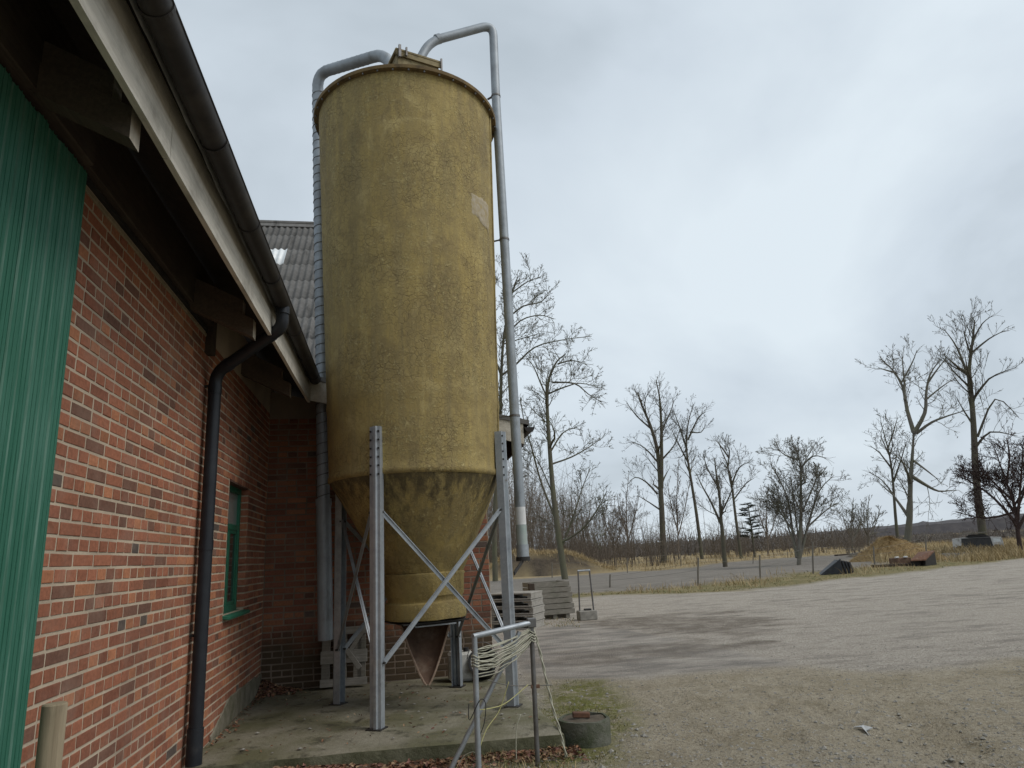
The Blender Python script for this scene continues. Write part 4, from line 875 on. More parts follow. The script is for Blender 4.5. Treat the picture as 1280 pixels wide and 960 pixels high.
for (nm, pxs, mat, lab) in (('twine_string', [(660, 856, gy), (632, 879, gy-.15), (610, 886, gy-.24), (598, 887, gy-.27)], 'twine_yellow', 'thin yellow string strung between the posts of the tube hoop'),
                      ('twine_string', [(636, 852, gy-.1), (628, 878, gy-.1), (622, 892, gy-.12), (608, 912, gy-.2), (600, 934, gy-.25)], 'twine_yellow', 'thin yellow string hanging loosely down inside the tube hoop'),
                      ('twine_string', [(651, 893, gy-.05), (646, 908, gy-.05), (645, 930, gy-.05), (645.5, 950, gy-.05)], 'twine', 'short pale string hanging straight down beside the thinner hoop post'),
                      ('wire_strand', [(586, 880, gy-.3), (587, 900, gy-.3), (600, 875, gy-.3), (607, 880, gy-.28), (605, 905, gy-.28), (597, 925, gy-.28)], 'black_rubber', 'dark wire tangled round the thicker post of the tube hoop'),
                      ('wire_strand', [(670, 857, gy), (690, 856, gy), (640, 857, gy), (610, 850, gy-.2)], 'wire', 'thin straight wire running level across the tube hoop'),
                      ('dry_stalk', [(574, 955, gy-.2), (580, 945, gy-.22), (592, 940, gy-.25), (600, 948, gy-.27)], 'twine', 'bent dry stalk arching at the foot of the tube hoop')):
    b = MB(); b.tube(smoothpts([PY(*p) for p in pxs], 5), .0035, 5); tag(b.build(nm, mat, None, smooth=True), lab, 'stalk' if nm == 'dry_stalk' else ('wire' if 'wire' in nm else 'string'))
# concrete well ring
wp = G(732, 926, -.13); wr = (PY(763, 905, wp.y)-PY(701, 905, wp.y)).length/2; wz = PY(732, 904, wp.y-wr*.9).z
well = thing('well_ring', 'low round concrete well ring filled with soil at the edge of the pad', 'well', (wp.x, wp.y, -.13))
b = MB(); b.lathe([(wr*.97, -.3), (wr, wz-.02), (wr*.985, wz), (wr*.87, wz+.002), (wr*.85, wz-.03), (wr*.84, -.2)], 48, (wp.x, wp.y)); b.v = [(x+.012*mn.noise(Vector((x*9, y*9, z*9))), y+.012*mn.noise(Vector((x*9+5, y*9, z*9))), z+.008*mn.noise(Vector((x*11, y*11, 3)))) for x, y, z in b.v]; b.build('ring', 'well_concrete', well, smooth=True, angle=50)
b = MB(); vs = [(wp.x, wp.y, wz-.012)]; fs = []
for r_ in range(1, 7):
    for k in range(30): t = 2*pi*k/30; q = wr*.87*r_/6; vs.append((wp.x+q*cos(t), wp.y+q*sin(t), wz-.014+.02*mn.noise(Vector((q*9*cos(t), q*9*sin(t), 2)))))
for k in range(30): fs.append((0, 1+k, 1+(k+1) % 30))
for r_ in range(5):
    for k in range(30): k2 = (k+1) % 30; fs.append((1+r_*30+k, 1+(r_+1)*30+k, 1+(r_+1)*30+k2, 1+r_*30+k2))
b.add(vs, fs); b.build('soil_fill', 'soil', well, smooth=True)
b = MB(); b.box((-.075, -.03, 0), (.075, .03, .042), 0, .006, Matrix.Translation((wp.x-.015, wp.y+.04, wz-.004)) @ Matrix.Rotation(radians(-8), 4, 'Z') @ Matrix.Rotation(radians(4), 4, 'Y')); tag(b.build('brick_fragment', 'rust'), 'rust brown broken brick lying on the soil of the well ring', 'brick')
# stake by the wall
sp_ = PY(69, 879, 2.55); b = MB(); prs = [(.0355, -.5), (.036, .3), (.035, .8), (.0345, sp_.z-.004), (.031, sp_.z), (.001, sp_.z+.001)]; b.lathe(prs, 20, (sp_.x, 2.55)); b.v = [(x+.012*(sp_.z-z)*-.1+.003*mn.noise(Vector((x*30, y*30, z*5))), y, z) for x, y, z in b.v]; tag(b.build('wooden_stake', 'stake_wood', None, smooth=True, angle=40), 'round weathered wooden stake standing in front of the brick wall by the door', 'stake')

# ------------------------------------------------------------------ yard things
def gpt(x, y):                       # point on the real terrain under a pixel
    z = GZ
    for _ in range(6): p = G(x, y, z); z = tz(p.x, p.y)
    return Vector((p.x, p.y, z))
# slatted wooden box of planks beyond the pad
c0, c1 = gpt(670, 776), gpt(719, 772); dv = (c1-c0); dv.z = 0; ww = dv.length; dv.normalize(); nv_ = Vector((-dv.y, dv.x, 0)); hbx = PY(690, 727, c0.y).z-GZ
bx = thing('plank_crate', 'large grey crate of horizontal planks with a slanting side in the yard', 'crate', tuple(c0))
npk = 6
for k in range(npk):
    z0_ = .10+(hbx-.1)*k/npk; hk = (hbx-.1)/npk; xr = ww*(1-.10*(k+.5)/npk)
    b = MB(); p = c0+Vector((0, 0, z0_+hk/2)); j = rnd.uniform(-.02, .02); plank(b, p+dv*(.0+.02*rnd.random())+nv_*j, p+dv*(xr+.03*rnd.random())+nv_*j, hk-.018, .03); b.build('plank', 'grey_wood', bx)
    b = MB(); p2 = p+nv_*.9; plank(b, p2, p2+dv*xr, hk-.018, .03); b.build('plank', 'grey_wood', bx)
    for (o_, xx) in ((.03, 0), (.03, xr)):
        b = MB(); plank(b, p+dv*xx+nv_*.03, p+dv*xx+nv_*.87, hk-.018, .03); b.build('plank', 'grey_wood', bx)
for xx in (.12, ww*.5, ww-.18):
    b = MB(); p = c0+dv*xx; b.beam(p+Vector((0, 0, .05))+nv_*.02, p+Vector((0, 0, .05))+nv_*.9, .1, .1); b.build('bearer', 'grey_wood', bx)
b = MB(); p = c0+dv*-.08+Vector((0, 0, hbx-.28)); b.box((-.06, -.05, 0), (.08, .1, .27), 0, .01, Matrix.Translation(p)); b.build('corner_post', 'dark_beam', bx)
# stacks of pale pallets (front, partly behind the silo leg)
def pallet_stack(px0_, px1_, pyb, pyt, cnt, lab, mat):
    a, e_ = gpt(px0_, pyb), gpt(px1_, pyb-1); d = e_-a; d.z = 0; w_ = d.length; d.normalize(); nn = Vector((-d.y, d.x, 0)); H_ = PY(px0_, pyt, a.y).z-a.z; ph = H_/cnt
    for k in range(cnt):
        t = thing('pallet', lab.format(('lowest', 'second', 'third', 'fourth', 'top')[k if k < cnt-1 else 4]), 'pallet', (a.x, a.y, a.z+k*ph), 'pallets stacked in the yard'); z = a.z+k*ph; j = Vector((rnd.uniform(-.03, .03), 0, 0))
        for q in range(2):
            b = MB(); zc_ = z+(.02 if q == 0 else ph-.022); b.beam(a+j+nn*.4+Vector((0, 0, zc_-a.z)), a+j+d*w_+nn*.4+Vector((0, 0, zc_-a.z)), .8, .03, bev=.004); b.build('deck', mat, t)
        for q in (.05, w_*.5, w_-.05):
            b = MB(); b.beam(a+j+d*q+nn*.03+Vector((0, 0, z+ph*.5-a.z)), a+j+d*q+nn*.77+Vector((0, 0, z+ph*.5-a.z)), .09, ph-.075); b.build('bearer', mat, t)
pallet_stack(612, 667, 788, 742, 5, 'pale grey pallet, {} of the stack between silo and plank crate', 'pale_pallet_wood')
# hand pump style hoop on a concrete block
s0 = gpt(735, 775); hs_ = thing('hoop_stand', 'narrow grey metal hoop standing on a small concrete block in the yard', 'stand', tuple(s0))
wv = PY(746, 770, s0.y).x-PY(724, 770, s0.y).x; hv = PY(735, 713, s0.y).z; bz = PY(735, 763, s0.y).z
b = MB(); b.box((s0.x-wv/2, s0.y-.1, s0.z), (s0.x+wv/2, s0.y+.22, bz), 0, .015); b.build('block', 'stone', hs_)
for s_ in (-1, 1):
    b = MB(); b.tube([(s0.x+s_*wv*.40, s0.y+.05, bz-.01), (s0.x+s_*wv*.33, s0.y+.05, hv)], .02, 8); b.build('upright', 'rod_steel', hs_)
b = MB(); b.tube([(s0.x-wv*.36, s0.y+.05, hv), (s0.x+wv*.36, s0.y+.05, hv)], .022, 8); b.build('crossbar', 'galvanised', hs_)
b = MB(); b.box((s0.x-.06, s0.y-.02, bz), (s0.x+.1, s0.y+.1, bz+.04), 0, .005); b.build('clamp', 'dark_steel', hs_)
# tipped black container
k0_ = gpt(1029, 719); k1_ = gpt(1068, 715); t_ = thing('steel_skip', 'black wedge shaped container lying tipped on the grass verge', 'container', tuple((k0_+k1_)/2)); Y0 = k0_.y
def at(x, y, dy=0): return PY(x, y, Y0+dy)
lw = [at(1028, 719), at(1056, 719.5), at(1050, 700)]; bk = [Vector((p.x+1.0, p.y+1.0, p.z)) for p in lw]; fb = at(1068, 715, .2); ft = at(1063, 702.5, .2)
b = MB(); vs = [*lw, *[p+Vector((.35, .9, 0)) for p in lw]]; b.add(vs, [(0, 1, 2), (3, 5, 4), (0, 2, 5, 3), (0, 3, 4, 1)]); b.build('body', 'black_plastic', t_)
b = MB(); q = [lw[1], fb, ft, lw[2]]; b.add([*q, *[p+Vector((.1, .4, 0)) for p in q]], [(0, 1, 2, 3), (7, 6, 5, 4), (0, 4, 5, 1), (1, 5, 6, 2), (2, 6, 7, 3), (3, 7, 4, 0)]); b.build('face', 'dark_steel', t_)
for f_ in (.15, .45, .75):
    b = MB(); p = lw[1].lerp(fb, f_); p2 = lw[2].lerp(ft, f_); b.beam(p+Vector((0, -.03, .02)), p2+Vector((0, -.03, -.02)), .07, .05, upv=(0, 1, 0)); b.build('rib', 'black_plastic', t_)
b = MB(); b.beam(lw[0]+Vector((-.05, -.02, .03)), lw[2]+Vector((0, -.02, .03)), .06, .05); b.build('rim', 'black_plastic', t_)
# rusty loader bucket with boards
e0 = gpt(1142, 708); Y0 = e0.y; t_ = thing('loader_bucket', 'rusty steel loader bucket with open front lying before the straw heap', 'bucket', tuple(e0))
B_ = [at(1140, 707.5), at(1157, 708.5), at(1171, 705.5), at(1168, 688), at(1158, 698), at(1138, 699)]
b = MB(); b.add([at(1157, 708.5), at(1171, 705.5, .4), at(1168, 688, .4), at(1157, 699), *[Vector(p)+Vector((.03, .25, 0)) for p in (at(1157, 708.5), at(1171, 705.5, .4), at(1168, 688, .4), at(1157, 699))]], [(0, 1, 2, 3), (7, 6, 5, 4), (0, 4, 5, 1), (1, 5, 6, 2), (2, 6, 7, 3), (3, 7, 4, 0)]); b.build('side_plate', 'dark_steel', t_)
b = MB(); q = [at(1138, 700), at(1157, 699), at(1168, 688, .4), at(1148, 690, 1.0)]; b.add([*q, *[p-Vector((0, 0, .06)) for p in q]], [(0, 1, 2, 3), (7, 6, 5, 4), (0, 4, 5, 1), (1, 5, 6, 2), (2, 6, 7, 3), (3, 7, 4, 0)]); b.build('top_plate', 'rust', t_)
b = MB(); q = [at(1138, 700, .3), at(1157, 699, .3), at(1157, 708.5, .3), at(1140, 707, .3)]; b.add([*q, *[p+Vector((.02, .06, 0)) for p in q]], [(0, 1, 2, 3), (7, 6, 5, 4), (0, 4, 5, 1), (1, 5, 6, 2), (2, 6, 7, 3), (3, 7, 4, 0)]); b.build('inner_plate', 'dark_steel', t_)
b = MB(); p = gpt(1131, 706.5); w_ = (at(1138, 700)-at(1118, 700)).length; h_ = PY(1128, 697, p.y).z-p.z
b.box((p.x-w_*.55, p.y-.1, p.z-.05), (p.x+w_*.42, p.y+.5, p.z+h_), 0, .03); tag(b.build('rusty_tank', 'rust_inner'), 'small rusty brown tank standing beside the loader bucket', 'tank')
for (xx, lab) in ((1121, 'short white batten on the rusty tank, beside its outer end'), (1132, 'short white batten on the rusty tank, beside the bucket')):
    b = MB(); q = PY(xx, 696, p.y-.12); b.box((q.x-.09, q.y-.03, p.z+h_), (q.x+.10, q.y+.06, p.z+h_+.07), 0, .008); tag(b.build('white_batten', 'label_white'), lab, 'batten')
bl = [((1091, 709), (1137, 707), 'long dark board lying flat in the grass before the rusty tank'), ((1045, 694), (1062, 693), 'dark board lying behind the tipped black container'), ((1063, 693.5), (1075, 692), 'flat grey slab lying behind the tipped black container')]
for (p, q, lab) in bl:
    P, Q = gpt(*p), gpt(*q); b = MB(); b.beam(P+Vector((0, 0, .06)), Q+Vector((0, 0, .06)), .35, .12, bev=.01); tag(b.build('board', 'grey_wood' if 'slab' in lab else 'dark_beam'), lab, 'board')
# straw heap (and the dark dung beside it)
def heap(name, px_, py_, wpx, hpx, dep, mat, lab, seed, kind='straw'):
    p = gpt(px_, py_); sc = (PY(px_+wpx/2, py_, p.y)-PY(px_-wpx/2, py_, p.y)).length/2; hh_ = PY(px_, py_-hpx, p.y+dep*.5).z-p.z; b = MB(); n = 44; m_ = 18; vs = [(p.x, p.y+dep, p.z+hh_)]; fs = []
    for r_ in range(1, m_+1):
        for k in range(n):
            t = 2*pi*k/n; f = r_/m_; q = (1-f**1.5)*(1-.25*f)+.0; rr_ = f*(1+.18*mn.noise(Vector((cos(t)*1.5, sin(t)*1.5, seed)))); x = p.x+sc*rr_*cos(t); y = p.y+dep+dep*rr_*sin(t)
            vs.append((x, y, p.z-.1+(hh_+.1)*q*(1+.25*mn.noise(Vector((x*.8, y*.8, seed))))+.12*mn.noise(Vector((x*2.5, y*2.5, seed)))+.05*mn.noise(Vector((x*8, y*8, seed)))))
    for k in range(n): fs.append((0, 1+k, 1+(k+1) % n))
    for r_ in range(m_-1):
        for k in range(n): k2 = (k+1) % n; fs.append((1+r_*n+k, 1+(r_+1)*n+k, 1+(r_+1)*n+k2, 1+r_*n+k2))
    b.add(vs, fs); o = b.build(name, mat, None, smooth=True); tag(o, lab, 'heap'); return o
sh_ = heap('straw_heap', 1172, 700, 82, 32, 3.6, 'straw', 'heap of golden brown straw behind the loader bucket', 3.1)
heap('dung_heap', 1122, 694, 76, 10, 2.4, 'soil', 'low dark brown dung heap beside the straw', 8.4)
# wrecked white car with dark boards piled over it
cb_ = gpt(1222, 688); D0 = 58.0; cA = PD(1190, 680, D0); cB = PD(1256, 680, D0); cz0 = tz(cA.x, cA.y)-.12; car = thing('scrap_car', 'wrecked white car with a grey sheet over its roof in the dry grass', 'car', ((cA.x+cB.x)/2, (cA.y+cB.y)/2, cz0))
dvc = (cB-cA); dvc.z = 0; Lc = dvc.length; dvc.normalize(); nc = Vector((-dvc.y, dvc.x, 0))
def cp_(u, v, z): return Vector((cA.x, cA.y, 0))+dvc*(u*Lc)+nc*v+Vector((0, 0, cz0+z))
def solid(prof, v0, v1):
    b = MB(); n = len(prof); b.add([cp_(u, v0, z) for u, z in prof]+[cp_(u, v1, z) for u, z in prof], [tuple(range(n)), tuple(range(2*n-1, n-1, -1))]+[(k, n+k, n+(k+1) % n, (k+1) % n) for k in range(n)]); return b
ztp = PD(1222, 666, D0).z-cz0; zb_ = PD(1222, 672, D0).z-cz0
solid([(.0, .3), (.02, zb_-.02), (.28, zb_+.05), (.34, zb_+.0), (.78, zb_), (.97, zb_-.05), (1.0, .35)], 0, 1.6).build('body', 'car_white', car)
solid([(.26, zb_+.01), (.36, ztp-.1), (.66, ztp-.1), (.76, zb_+.01)], .1, 1.5).build('cabin', 'car_dark', car)
solid([(.22, ztp-.06), (.24, ztp-.0), (.72, ztp+.05), (.74, ztp-.02)], -.25, 1.8).build('roof_sheet', 'grey_wood', car)
solid([(.17, .3), (.20, zb_-.01), (.76, zb_-.01), (.79, .3)], -.014, 0.0).build('door', 'car_dark', car)
solid([(.80, zb_-.35), (.81, zb_-.1), (.93, zb_-.12), (.94, zb_-.33)], -.02, 0.0).build('lamp', 'skylight_plastic', car)
for u in (.14, .86):
    b = MB(); c = cp_(u, .05, .32); b.tube([c-nc*.07, c+nc*.12], .32, 20); b.build('wheel', 'black_rubber', car)
# scrap of white plastic on the yard
w0 = gpt(1075, 914); b = MB(); q = [gpt(1067, 910), gpt(1078, 914), gpt(1087, 921), gpt(1083, 915), gpt(1092, 914.5), gpt(1080, 911.5)]; q = [p+Vector((0, 0, .006+.02*(i in (1, 4, 5)))) for i, p in enumerate(q)]
b.add([*q, *[p+Vector((0, 0, .006)) for p in q]], [(0, 1, 5), (1, 2, 3), (1, 3, 5), (3, 4, 5), (6, 11, 7), (7, 9, 8), (7, 11, 9), (9, 11, 10)]); tag(b.build('plastic_scrap', 'white_film'), 'torn strip of white plastic lying on the muddy yard', 'plastic')

# ------------------------------------------------------------------ fences
def fence(name, lab, posts, wires, mat='post_wood', r0=.04):
    t = thing(name, lab, 'fence', tuple(gpt(*posts[0][:2]))); tops = []
    for (x, y, yt) in posts:
        p = gpt(x, y); q = PY(x+rnd.uniform(-1.2, 1.2), yt, p.y); b = MB(); b.tube([p-Vector((0, 0, .2)), p.lerp(q, .5), q], [r0, r0, r0*.92], 8); b.build('post', mat, t); tops.append((p, q))
    for f_ in wires:
        b = MB(); pts = []
        for k in range(len(tops)-1):
            a = tops[k][0].lerp(tops[k][1], f_); e_ = tops[k+1][0].lerp(tops[k+1][1], f_); pts += sag(a, e_, .04, 6)[:-1]
        pts.append(e_); b.tube(pts, .006, 4); b.build('wire', 'wire', t)
fence('wire_fence', 'thin wire fence with wooden posts along the grass verge of the yard', [(762, 733, 718), (872, 732, 697), (950, 725, 694), (1016, 717, 677), (1093, 706, 683), (1158, 700, 667)], (.55, .85), 'post_wood', .038)
fence('paddock_fence', 'low wire fence with thin posts on the far side of the grey paddock', [(690, 722, 703), (784, 716, 697), (851, 708, 690), (941, 706, 692), (985, 697, 690), (1075, 692, 684), (1258, 676, 664)], (.6, .92), 'post_wood', .03)

# ------------------------------------------------------------------ bare trees
class TW:                                      # light-weight tapered prism collector for branches
    def __init__(s): s.v = []; s.f = []
    def seg(s, pts, r0, r1, n=3):
        o = len(s.v); k = len(pts)-1
        if k < 1: return
        for i, p in enumerate(pts):
            d = pts[min(i+1, k)]-pts[max(i-1, 0)]
            if d.length < 1e-6: d = Vector((0, 0, 1))
            d.normalize(); a = d.cross(Vector((.31, .87, .37)));
            if a.length < 1e-3: a = d.orthogonal()
            a.normalize(); c = d.cross(a); r = r0+(r1-r0)*i/k
            for j in range(n): t = 2*pi*j/n; s.v.append(p+(a*cos(t)+c*sin(t))*r)
        for i in range(k):
            for j in range(n): j2 = (j+1) % n; s.f.append((o+i*n+j, o+i*n+j2, o+(i+1)*n+j2, o+(i+1)*n+j))
    def build(s, name, mat, parent=None, **kw):
        b = MB(); b.v = [tuple(v) for v in s.v]; b.f = s.f; b.mi = [0]*len(s.f); return b.build(name, mat, parent, True, **kw)
def rv(): return Vector((rnd.gauss(0, 1), rnd.gauss(0, 1), rnd.gauss(0, 1)))
def grow(tw, pts, r, lvl, L_, dens, upk, minr, ang=50):
    """side branches along the polyline pts; L_ = length of the children"""
    tot = sum((pts[i+1]-pts[i]).length for i in range(len(pts)-1))
    cnt = max(2, int(tot*dens)); n = len(pts)-1
    for q in range(cnt):
        t = .22+.78*(q+rnd.random())/cnt; x = min(t*n, n-1e-4); i = int(x); p = pts[i].lerp(pts[i+1], x-i); d = (pts[i+1]-pts[i]).normalized()
        sd = rv(); sd = (sd-d*sd.dot(d)).normalized(); a = radians(rnd.gauss(ang, 14)); dr = (d*cos(a)+sd*sin(a)); dr.z += upk; dr.normalize()
        ln = L_*(1.15-.6*t)*rnd.uniform(.55, 1.25); k = 4 if lvl > 1 else 3; w = [p]; cur = p
        for j in range(k): dr = (dr+rv()*.16+Vector((0, 0, upk*.35))).normalized(); cur = cur+dr*(ln/k); w.append(cur)
        rr_ = max(r*(1-.6*t)*.38, minr); tw.seg(w, rr_, max(rr_*.35, minr*.6), 4 if lvl > 2 else 3)
        if lvl > 1: grow(tw, w, rr_, lvl-1, ln*.58, dens*1.75, upk, minr, ang)
    e = pts[-1]; d = (pts[-1]-pts[-2]).normalized()
    for q in range(3):                                   # tip sprays
        dr = (d+rv()*.35).normalized(); tw.seg([e, e+dr*L_*.2, e+(dr+rv()*.25).normalized()*L_*.38], minr*1.2, minr*.6, 3)
def tree(name, lab, D, base, limbs, wpx, L_=2.0, dens=1.1, lvl=3, upk=.18, mat='bark', minr=.011, ang=48, zs=0.35):
    dens *= 1.65; L_ *= 1.22; minr = .0105+.00005*D
    g = PD(base[0], base[1], D); gz_ = tz(g.x, g.y); t = thing(name, lab, 'tree', (g.x, g.y, gz_), 'bare trees around the yard and field'); tr = TW(); cr = TW(); view = Vector((g.x, g.y, 0)).normalized(); px2m = D/FPX*1.0
    for li, lm in enumerate(limbs):
        w = lm[0]; pl = lm[1:]; off = 0 if li == 0 else rnd.uniform(-1, 1)*zs; n = len(pl); pts = []
        for i, (x, y) in enumerate(pl):
            ex = off*(i/(n-1))*sum(math.hypot(pl[k+1][0]-pl[k][0], pl[k+1][1]-pl[k][1]) for k in range(n-1))*px2m; pts.append(PD(x, y, D)+view*ex)
        if li == 0: pts[0].z = min(pts[0].z, gz_+.1); pts = [Vector((pts[0].x, pts[0].y, gz_-.3))]+pts
        pts = smoothpts(pts, 3); pts = [p+(rv()*.02*px2m*3 if 0 < i < len(pts)-1 else Vector()) for i, p in enumerate(pts)]
        r0 = w*px2m/2*(.66 if w < 9 else .64); r1 = max(r0*.14, minr*1.3); tr.seg(pts, r0*(1.1 if li == 0 else .95), r1, 8)
        st = pts[len(pts)//3:-1] if li == 0 else pts[:-1]
        grow(cr, st, r0*.6, lvl, L_*(1.0 if li else .95), dens, upk, minr, ang)
    for q in range(3):                                    # a few limbs towards and away from the viewer
        a = limbs[0][1:]; i = rnd.randint(len(a)//2-1, len(a)*2//3-1) if len(a) > 4 else 1; p = PD(*a[i], D); sg = rnd.choice((-1, 1)); pts = [p]
        d = (view*sg+Vector((0, 0, .55))+rv()*.3).normalized()
        for j in range(5): d = (d+rv()*.15+Vector((0, 0, .08))).normalized(); pts.append(pts[-1]+d*L_*.3)
        tr.seg(pts, limbs[0][0]*px2m*.14, minr*1.6, 6); grow(cr, pts, .05, lvl-1, L_*.7, dens, upk, minr, ang)
    tr.build('trunk', mat, t); cr.build('crown', mat, t); return t
tree('bare_tree', 'tall bare tree with mossy trunk standing just behind the brick building corner', 44, (619, 722),
     [(11, (619, 722), (618, 660), (621, 600), (625, 520), (628, 440), (633, 400), (640, 365), (648, 345)), (5, (626, 470), (645, 456), (668, 436), (700, 428), (738, 424)), (4, (629, 425), (650, 402), (675, 396), (692, 402)),
      (4, (634, 398), (655, 380), (678, 372), (692, 352)), (4, (627, 470), (612, 430), (606, 390), (610, 360)), (3.5, (640, 366), (660, 352), (676, 347)), (4, (624, 540), (605, 500), (600, 460)), (3, (630, 430), (652, 425), (676, 420)), (3, (636, 385), (630, 355), (634, 340))], 11, 1.5, 1.5, 3, .2, 'bark_mossy')
tree('bare_tree', 'bare tree with mossy trunk forking low beside the soil bank', 41, (706, 722),
     [(13, (706, 722), (697, 660), (691, 610), (687, 560), (684, 510), (686, 475), (696, 452), (707, 443)), (5, (695, 650), (677, 605), (666, 565), (656, 530), (651, 500)), (4, (685, 500), (676, 480), (668, 462), (660, 452)), (4, (686, 492), (705, 485), (725, 481), (747, 487)),
      (4, (690, 478), (718, 480), (735, 494), (752, 505)), (4, (690, 580), (715, 570), (738, 556), (752, 545)), (5, (701, 678), (725, 664), (745, 640), (758, 615)), (4, (688, 565), (704, 540), (722, 533)), (3.5, (697, 455), (716, 450), (734, 455)), (4, (700, 690), (715, 650), (728, 610), (738, 585)), (3, (692, 620), (672, 575), (660, 560))], 13, 1.45, 1.4, 3, .16, 'bark_mossy')
tree('bare_tree', 'tall bare tree with two upright stems growing from one trunk at the wood edge', 74, (830, 699),
     [(13, (830, 699), (828, 660), (826, 615), (822, 565), (813, 532), (803, 508), (797, 490)), (8, (827, 610), (827, 560), (826, 520), (824, 497), (820, 480)), (4, (822, 618), (808, 603), (794, 597), (784, 607)), (4, (814, 536), (796, 520), (783, 502)),
      (4, (824, 580), (806, 560), (790, 552)), (4, (827, 575), (843, 556), (850, 535)), (3.5, (826, 540), (838, 515), (842, 500)), (4, (829, 640), (812, 628), (796, 618)), (3, (812, 534), (806, 505), (812, 488))], 13, 2.3, .8, 3, .25, 'bark')
tree('bare_tree', 'slender leaning bare tree with fan shaped crown at the wood edge', 76, (877, 694),
     [(7, (877, 694), (871, 645), (863, 595), (858, 560), (860, 530), (867, 505)), (4, (859, 563), (849, 532), (841, 510)), (4, (860, 550), (872, 524), (882, 515)), (3.5, (861, 580), (846, 550), (838, 532)), (3, (862, 540), (876, 540), (882, 530))], 7, 2.2, .8, 3, .25, 'bark')
tree('bare_tree', 'bare tree with short thick foot and spreading low fork beyond the paddock', 56, (906, 703),
     [(9, (906, 703), (903, 665), (901, 645), (899, 615), (895, 590), (893, 572)), (5, (901, 655), (889, 628), (876, 604), (870, 590)), (4, (902, 640), (912, 620), (916, 605)), (3.5, (898, 610), (884, 585), (880, 570))], 9, 1.5, 1.2, 3, .25, 'bark')
tree('bare_tree', 'thin crooked bare tree with a hooked top among the wood edge trees', 70, (926, 694),
     [(6, (926, 694), (920, 650), (915, 610), (910, 585), (912, 565), (906, 550)), (4, (915, 605), (924, 585), (938, 578)), (3.5, (911, 572), (900, 556), (894, 548)), (3, (917, 625), (932, 605), (942, 598))], 6, 1.8, 1.0, 3, .15, 'bark')
tree('bare_tree', 'broad many stemmed bare tree at the end of the grey paddock', 52, (998, 699),
     [(8, (998, 699), (1001, 650), (1001, 605), (1000, 578), (993, 556)), (6, (996, 697), (990, 660), (985, 625), (974, 598), (961, 575)), (6, (1000, 697), (1012, 650), (1025, 612), (1044, 592)), (4, (1000, 586), (1016, 571), (1032, 574)), (4, (998, 575), (983, 570), (972, 562)),
      (4, (992, 665), (975, 640), (960, 625)), (4, (1008, 660), (1030, 640), (1046, 628)), (4, (1000, 690), (994, 640), (988, 590)), (3.5, (1003, 640), (1018, 605), (1022, 590)), (4, (997, 690), (982, 650), (968, 600))], 8, 1.8, 1.5, 3, .2, 'bark_pale')
tree('bare_tree', 'slim dark bare tree standing close beside the thick pale trunk', 72, (1122, 682),
     [(6, (1122, 682), (1119, 640), (1116, 600), (1112, 570), (1106, 546), (1101, 528)), (4, (1117, 602), (1126, 576), (1133, 552)), (3.5, (1114, 585), (1100, 566), (1088, 556)), (3, (1118, 620), (1102, 600), (1086, 590)), (3, (1110, 560), (1118, 535), (1122, 520))], 6, 2.0, .9, 3, .15, 'bark')
tree('bare_tree', 'large bare tree with thick pale trunk and crooked heavy limbs by the straw heap', 60, (1131, 682),
     [(14, (1131, 682), (1137, 648), (1138, 605), (1141, 562), (1142, 538)), (8, (1142, 540), (1134, 512), (1128, 482), (1115, 460), (1100, 446)), (8, (1142, 542), (1156, 516), (1158, 490), (1163, 466), (1176, 446)), (5, (1131, 500), (1130, 470), (1127, 440)), (6, (1145, 542), (1165, 528), (1186, 520), (1206, 514)),
      (7, (1139, 595), (1158, 606), (1174, 613), (1196, 611)), (4, (1160, 478), (1172, 462), (1184, 448)), (4, (1120, 466), (1108, 462), (1098, 458)), (4, (1141, 575), (1160, 590), (1172, 600)), (3.5, (1157, 500), (1178, 482), (1192, 472)), (3.5, (1127, 478), (1140, 455), (1146, 440))], 14, 2.1, .9, 3, .2, 'bark_pale', .012)
tree('bare_tree', 'tallest slender bare tree with open crown behind the wrecked car', 66, (1229, 676),
     [(13, (1229, 676), (1223, 625), (1219, 578), (1217, 532), (1214, 492), (1211, 468), (1214, 440), (1217, 416), (1218, 400)), (5, (1211, 472), (1200, 442), (1190, 422), (1177, 404)), (4, (1216, 440), (1236, 424), (1256, 414)), (5, (1216, 500), (1236, 476), (1262, 466)), (4, (1217, 532), (1206, 516), (1197, 500)),
      (5, (1219, 560), (1238, 540), (1272, 545)), (4, (1222, 546), (1244, 498), (1274, 520)), (3.5, (1214, 445), (1206, 420), (1208, 405)), (3.5, (1213, 485), (1192, 465), (1180, 450)), (3, (1216, 425), (1228, 405), (1240, 396))], 13, 2.3, .75, 3, .3, 'bark')
tree('bare_tree', 'low spreading reddish bare tree at the edge of the field by the wrecked car', 53, (1276, 694),
     [(8, (1276, 694), (1272, 662), (1268, 632), (1254, 592), (1243, 560)), (5, (1271, 655), (1242, 622), (1214, 602), (1195, 592)), (5, (1272, 650), (1276, 600), (1279, 552)), (4, (1268, 640), (1232, 648), (1196, 640)), (4, (1265, 625), (1235, 595), (1220, 570)), (5, (1273, 660), (1300, 610), (1320, 580)), (4, (1258, 605), (1262, 570), (1258, 545)), (4, (1268, 640), (1240, 605), (1205, 618)), (4, (1270, 640), (1290, 590), (1296, 555))], 8, 1.5, 1.9, 3, .15, 'bark_red')
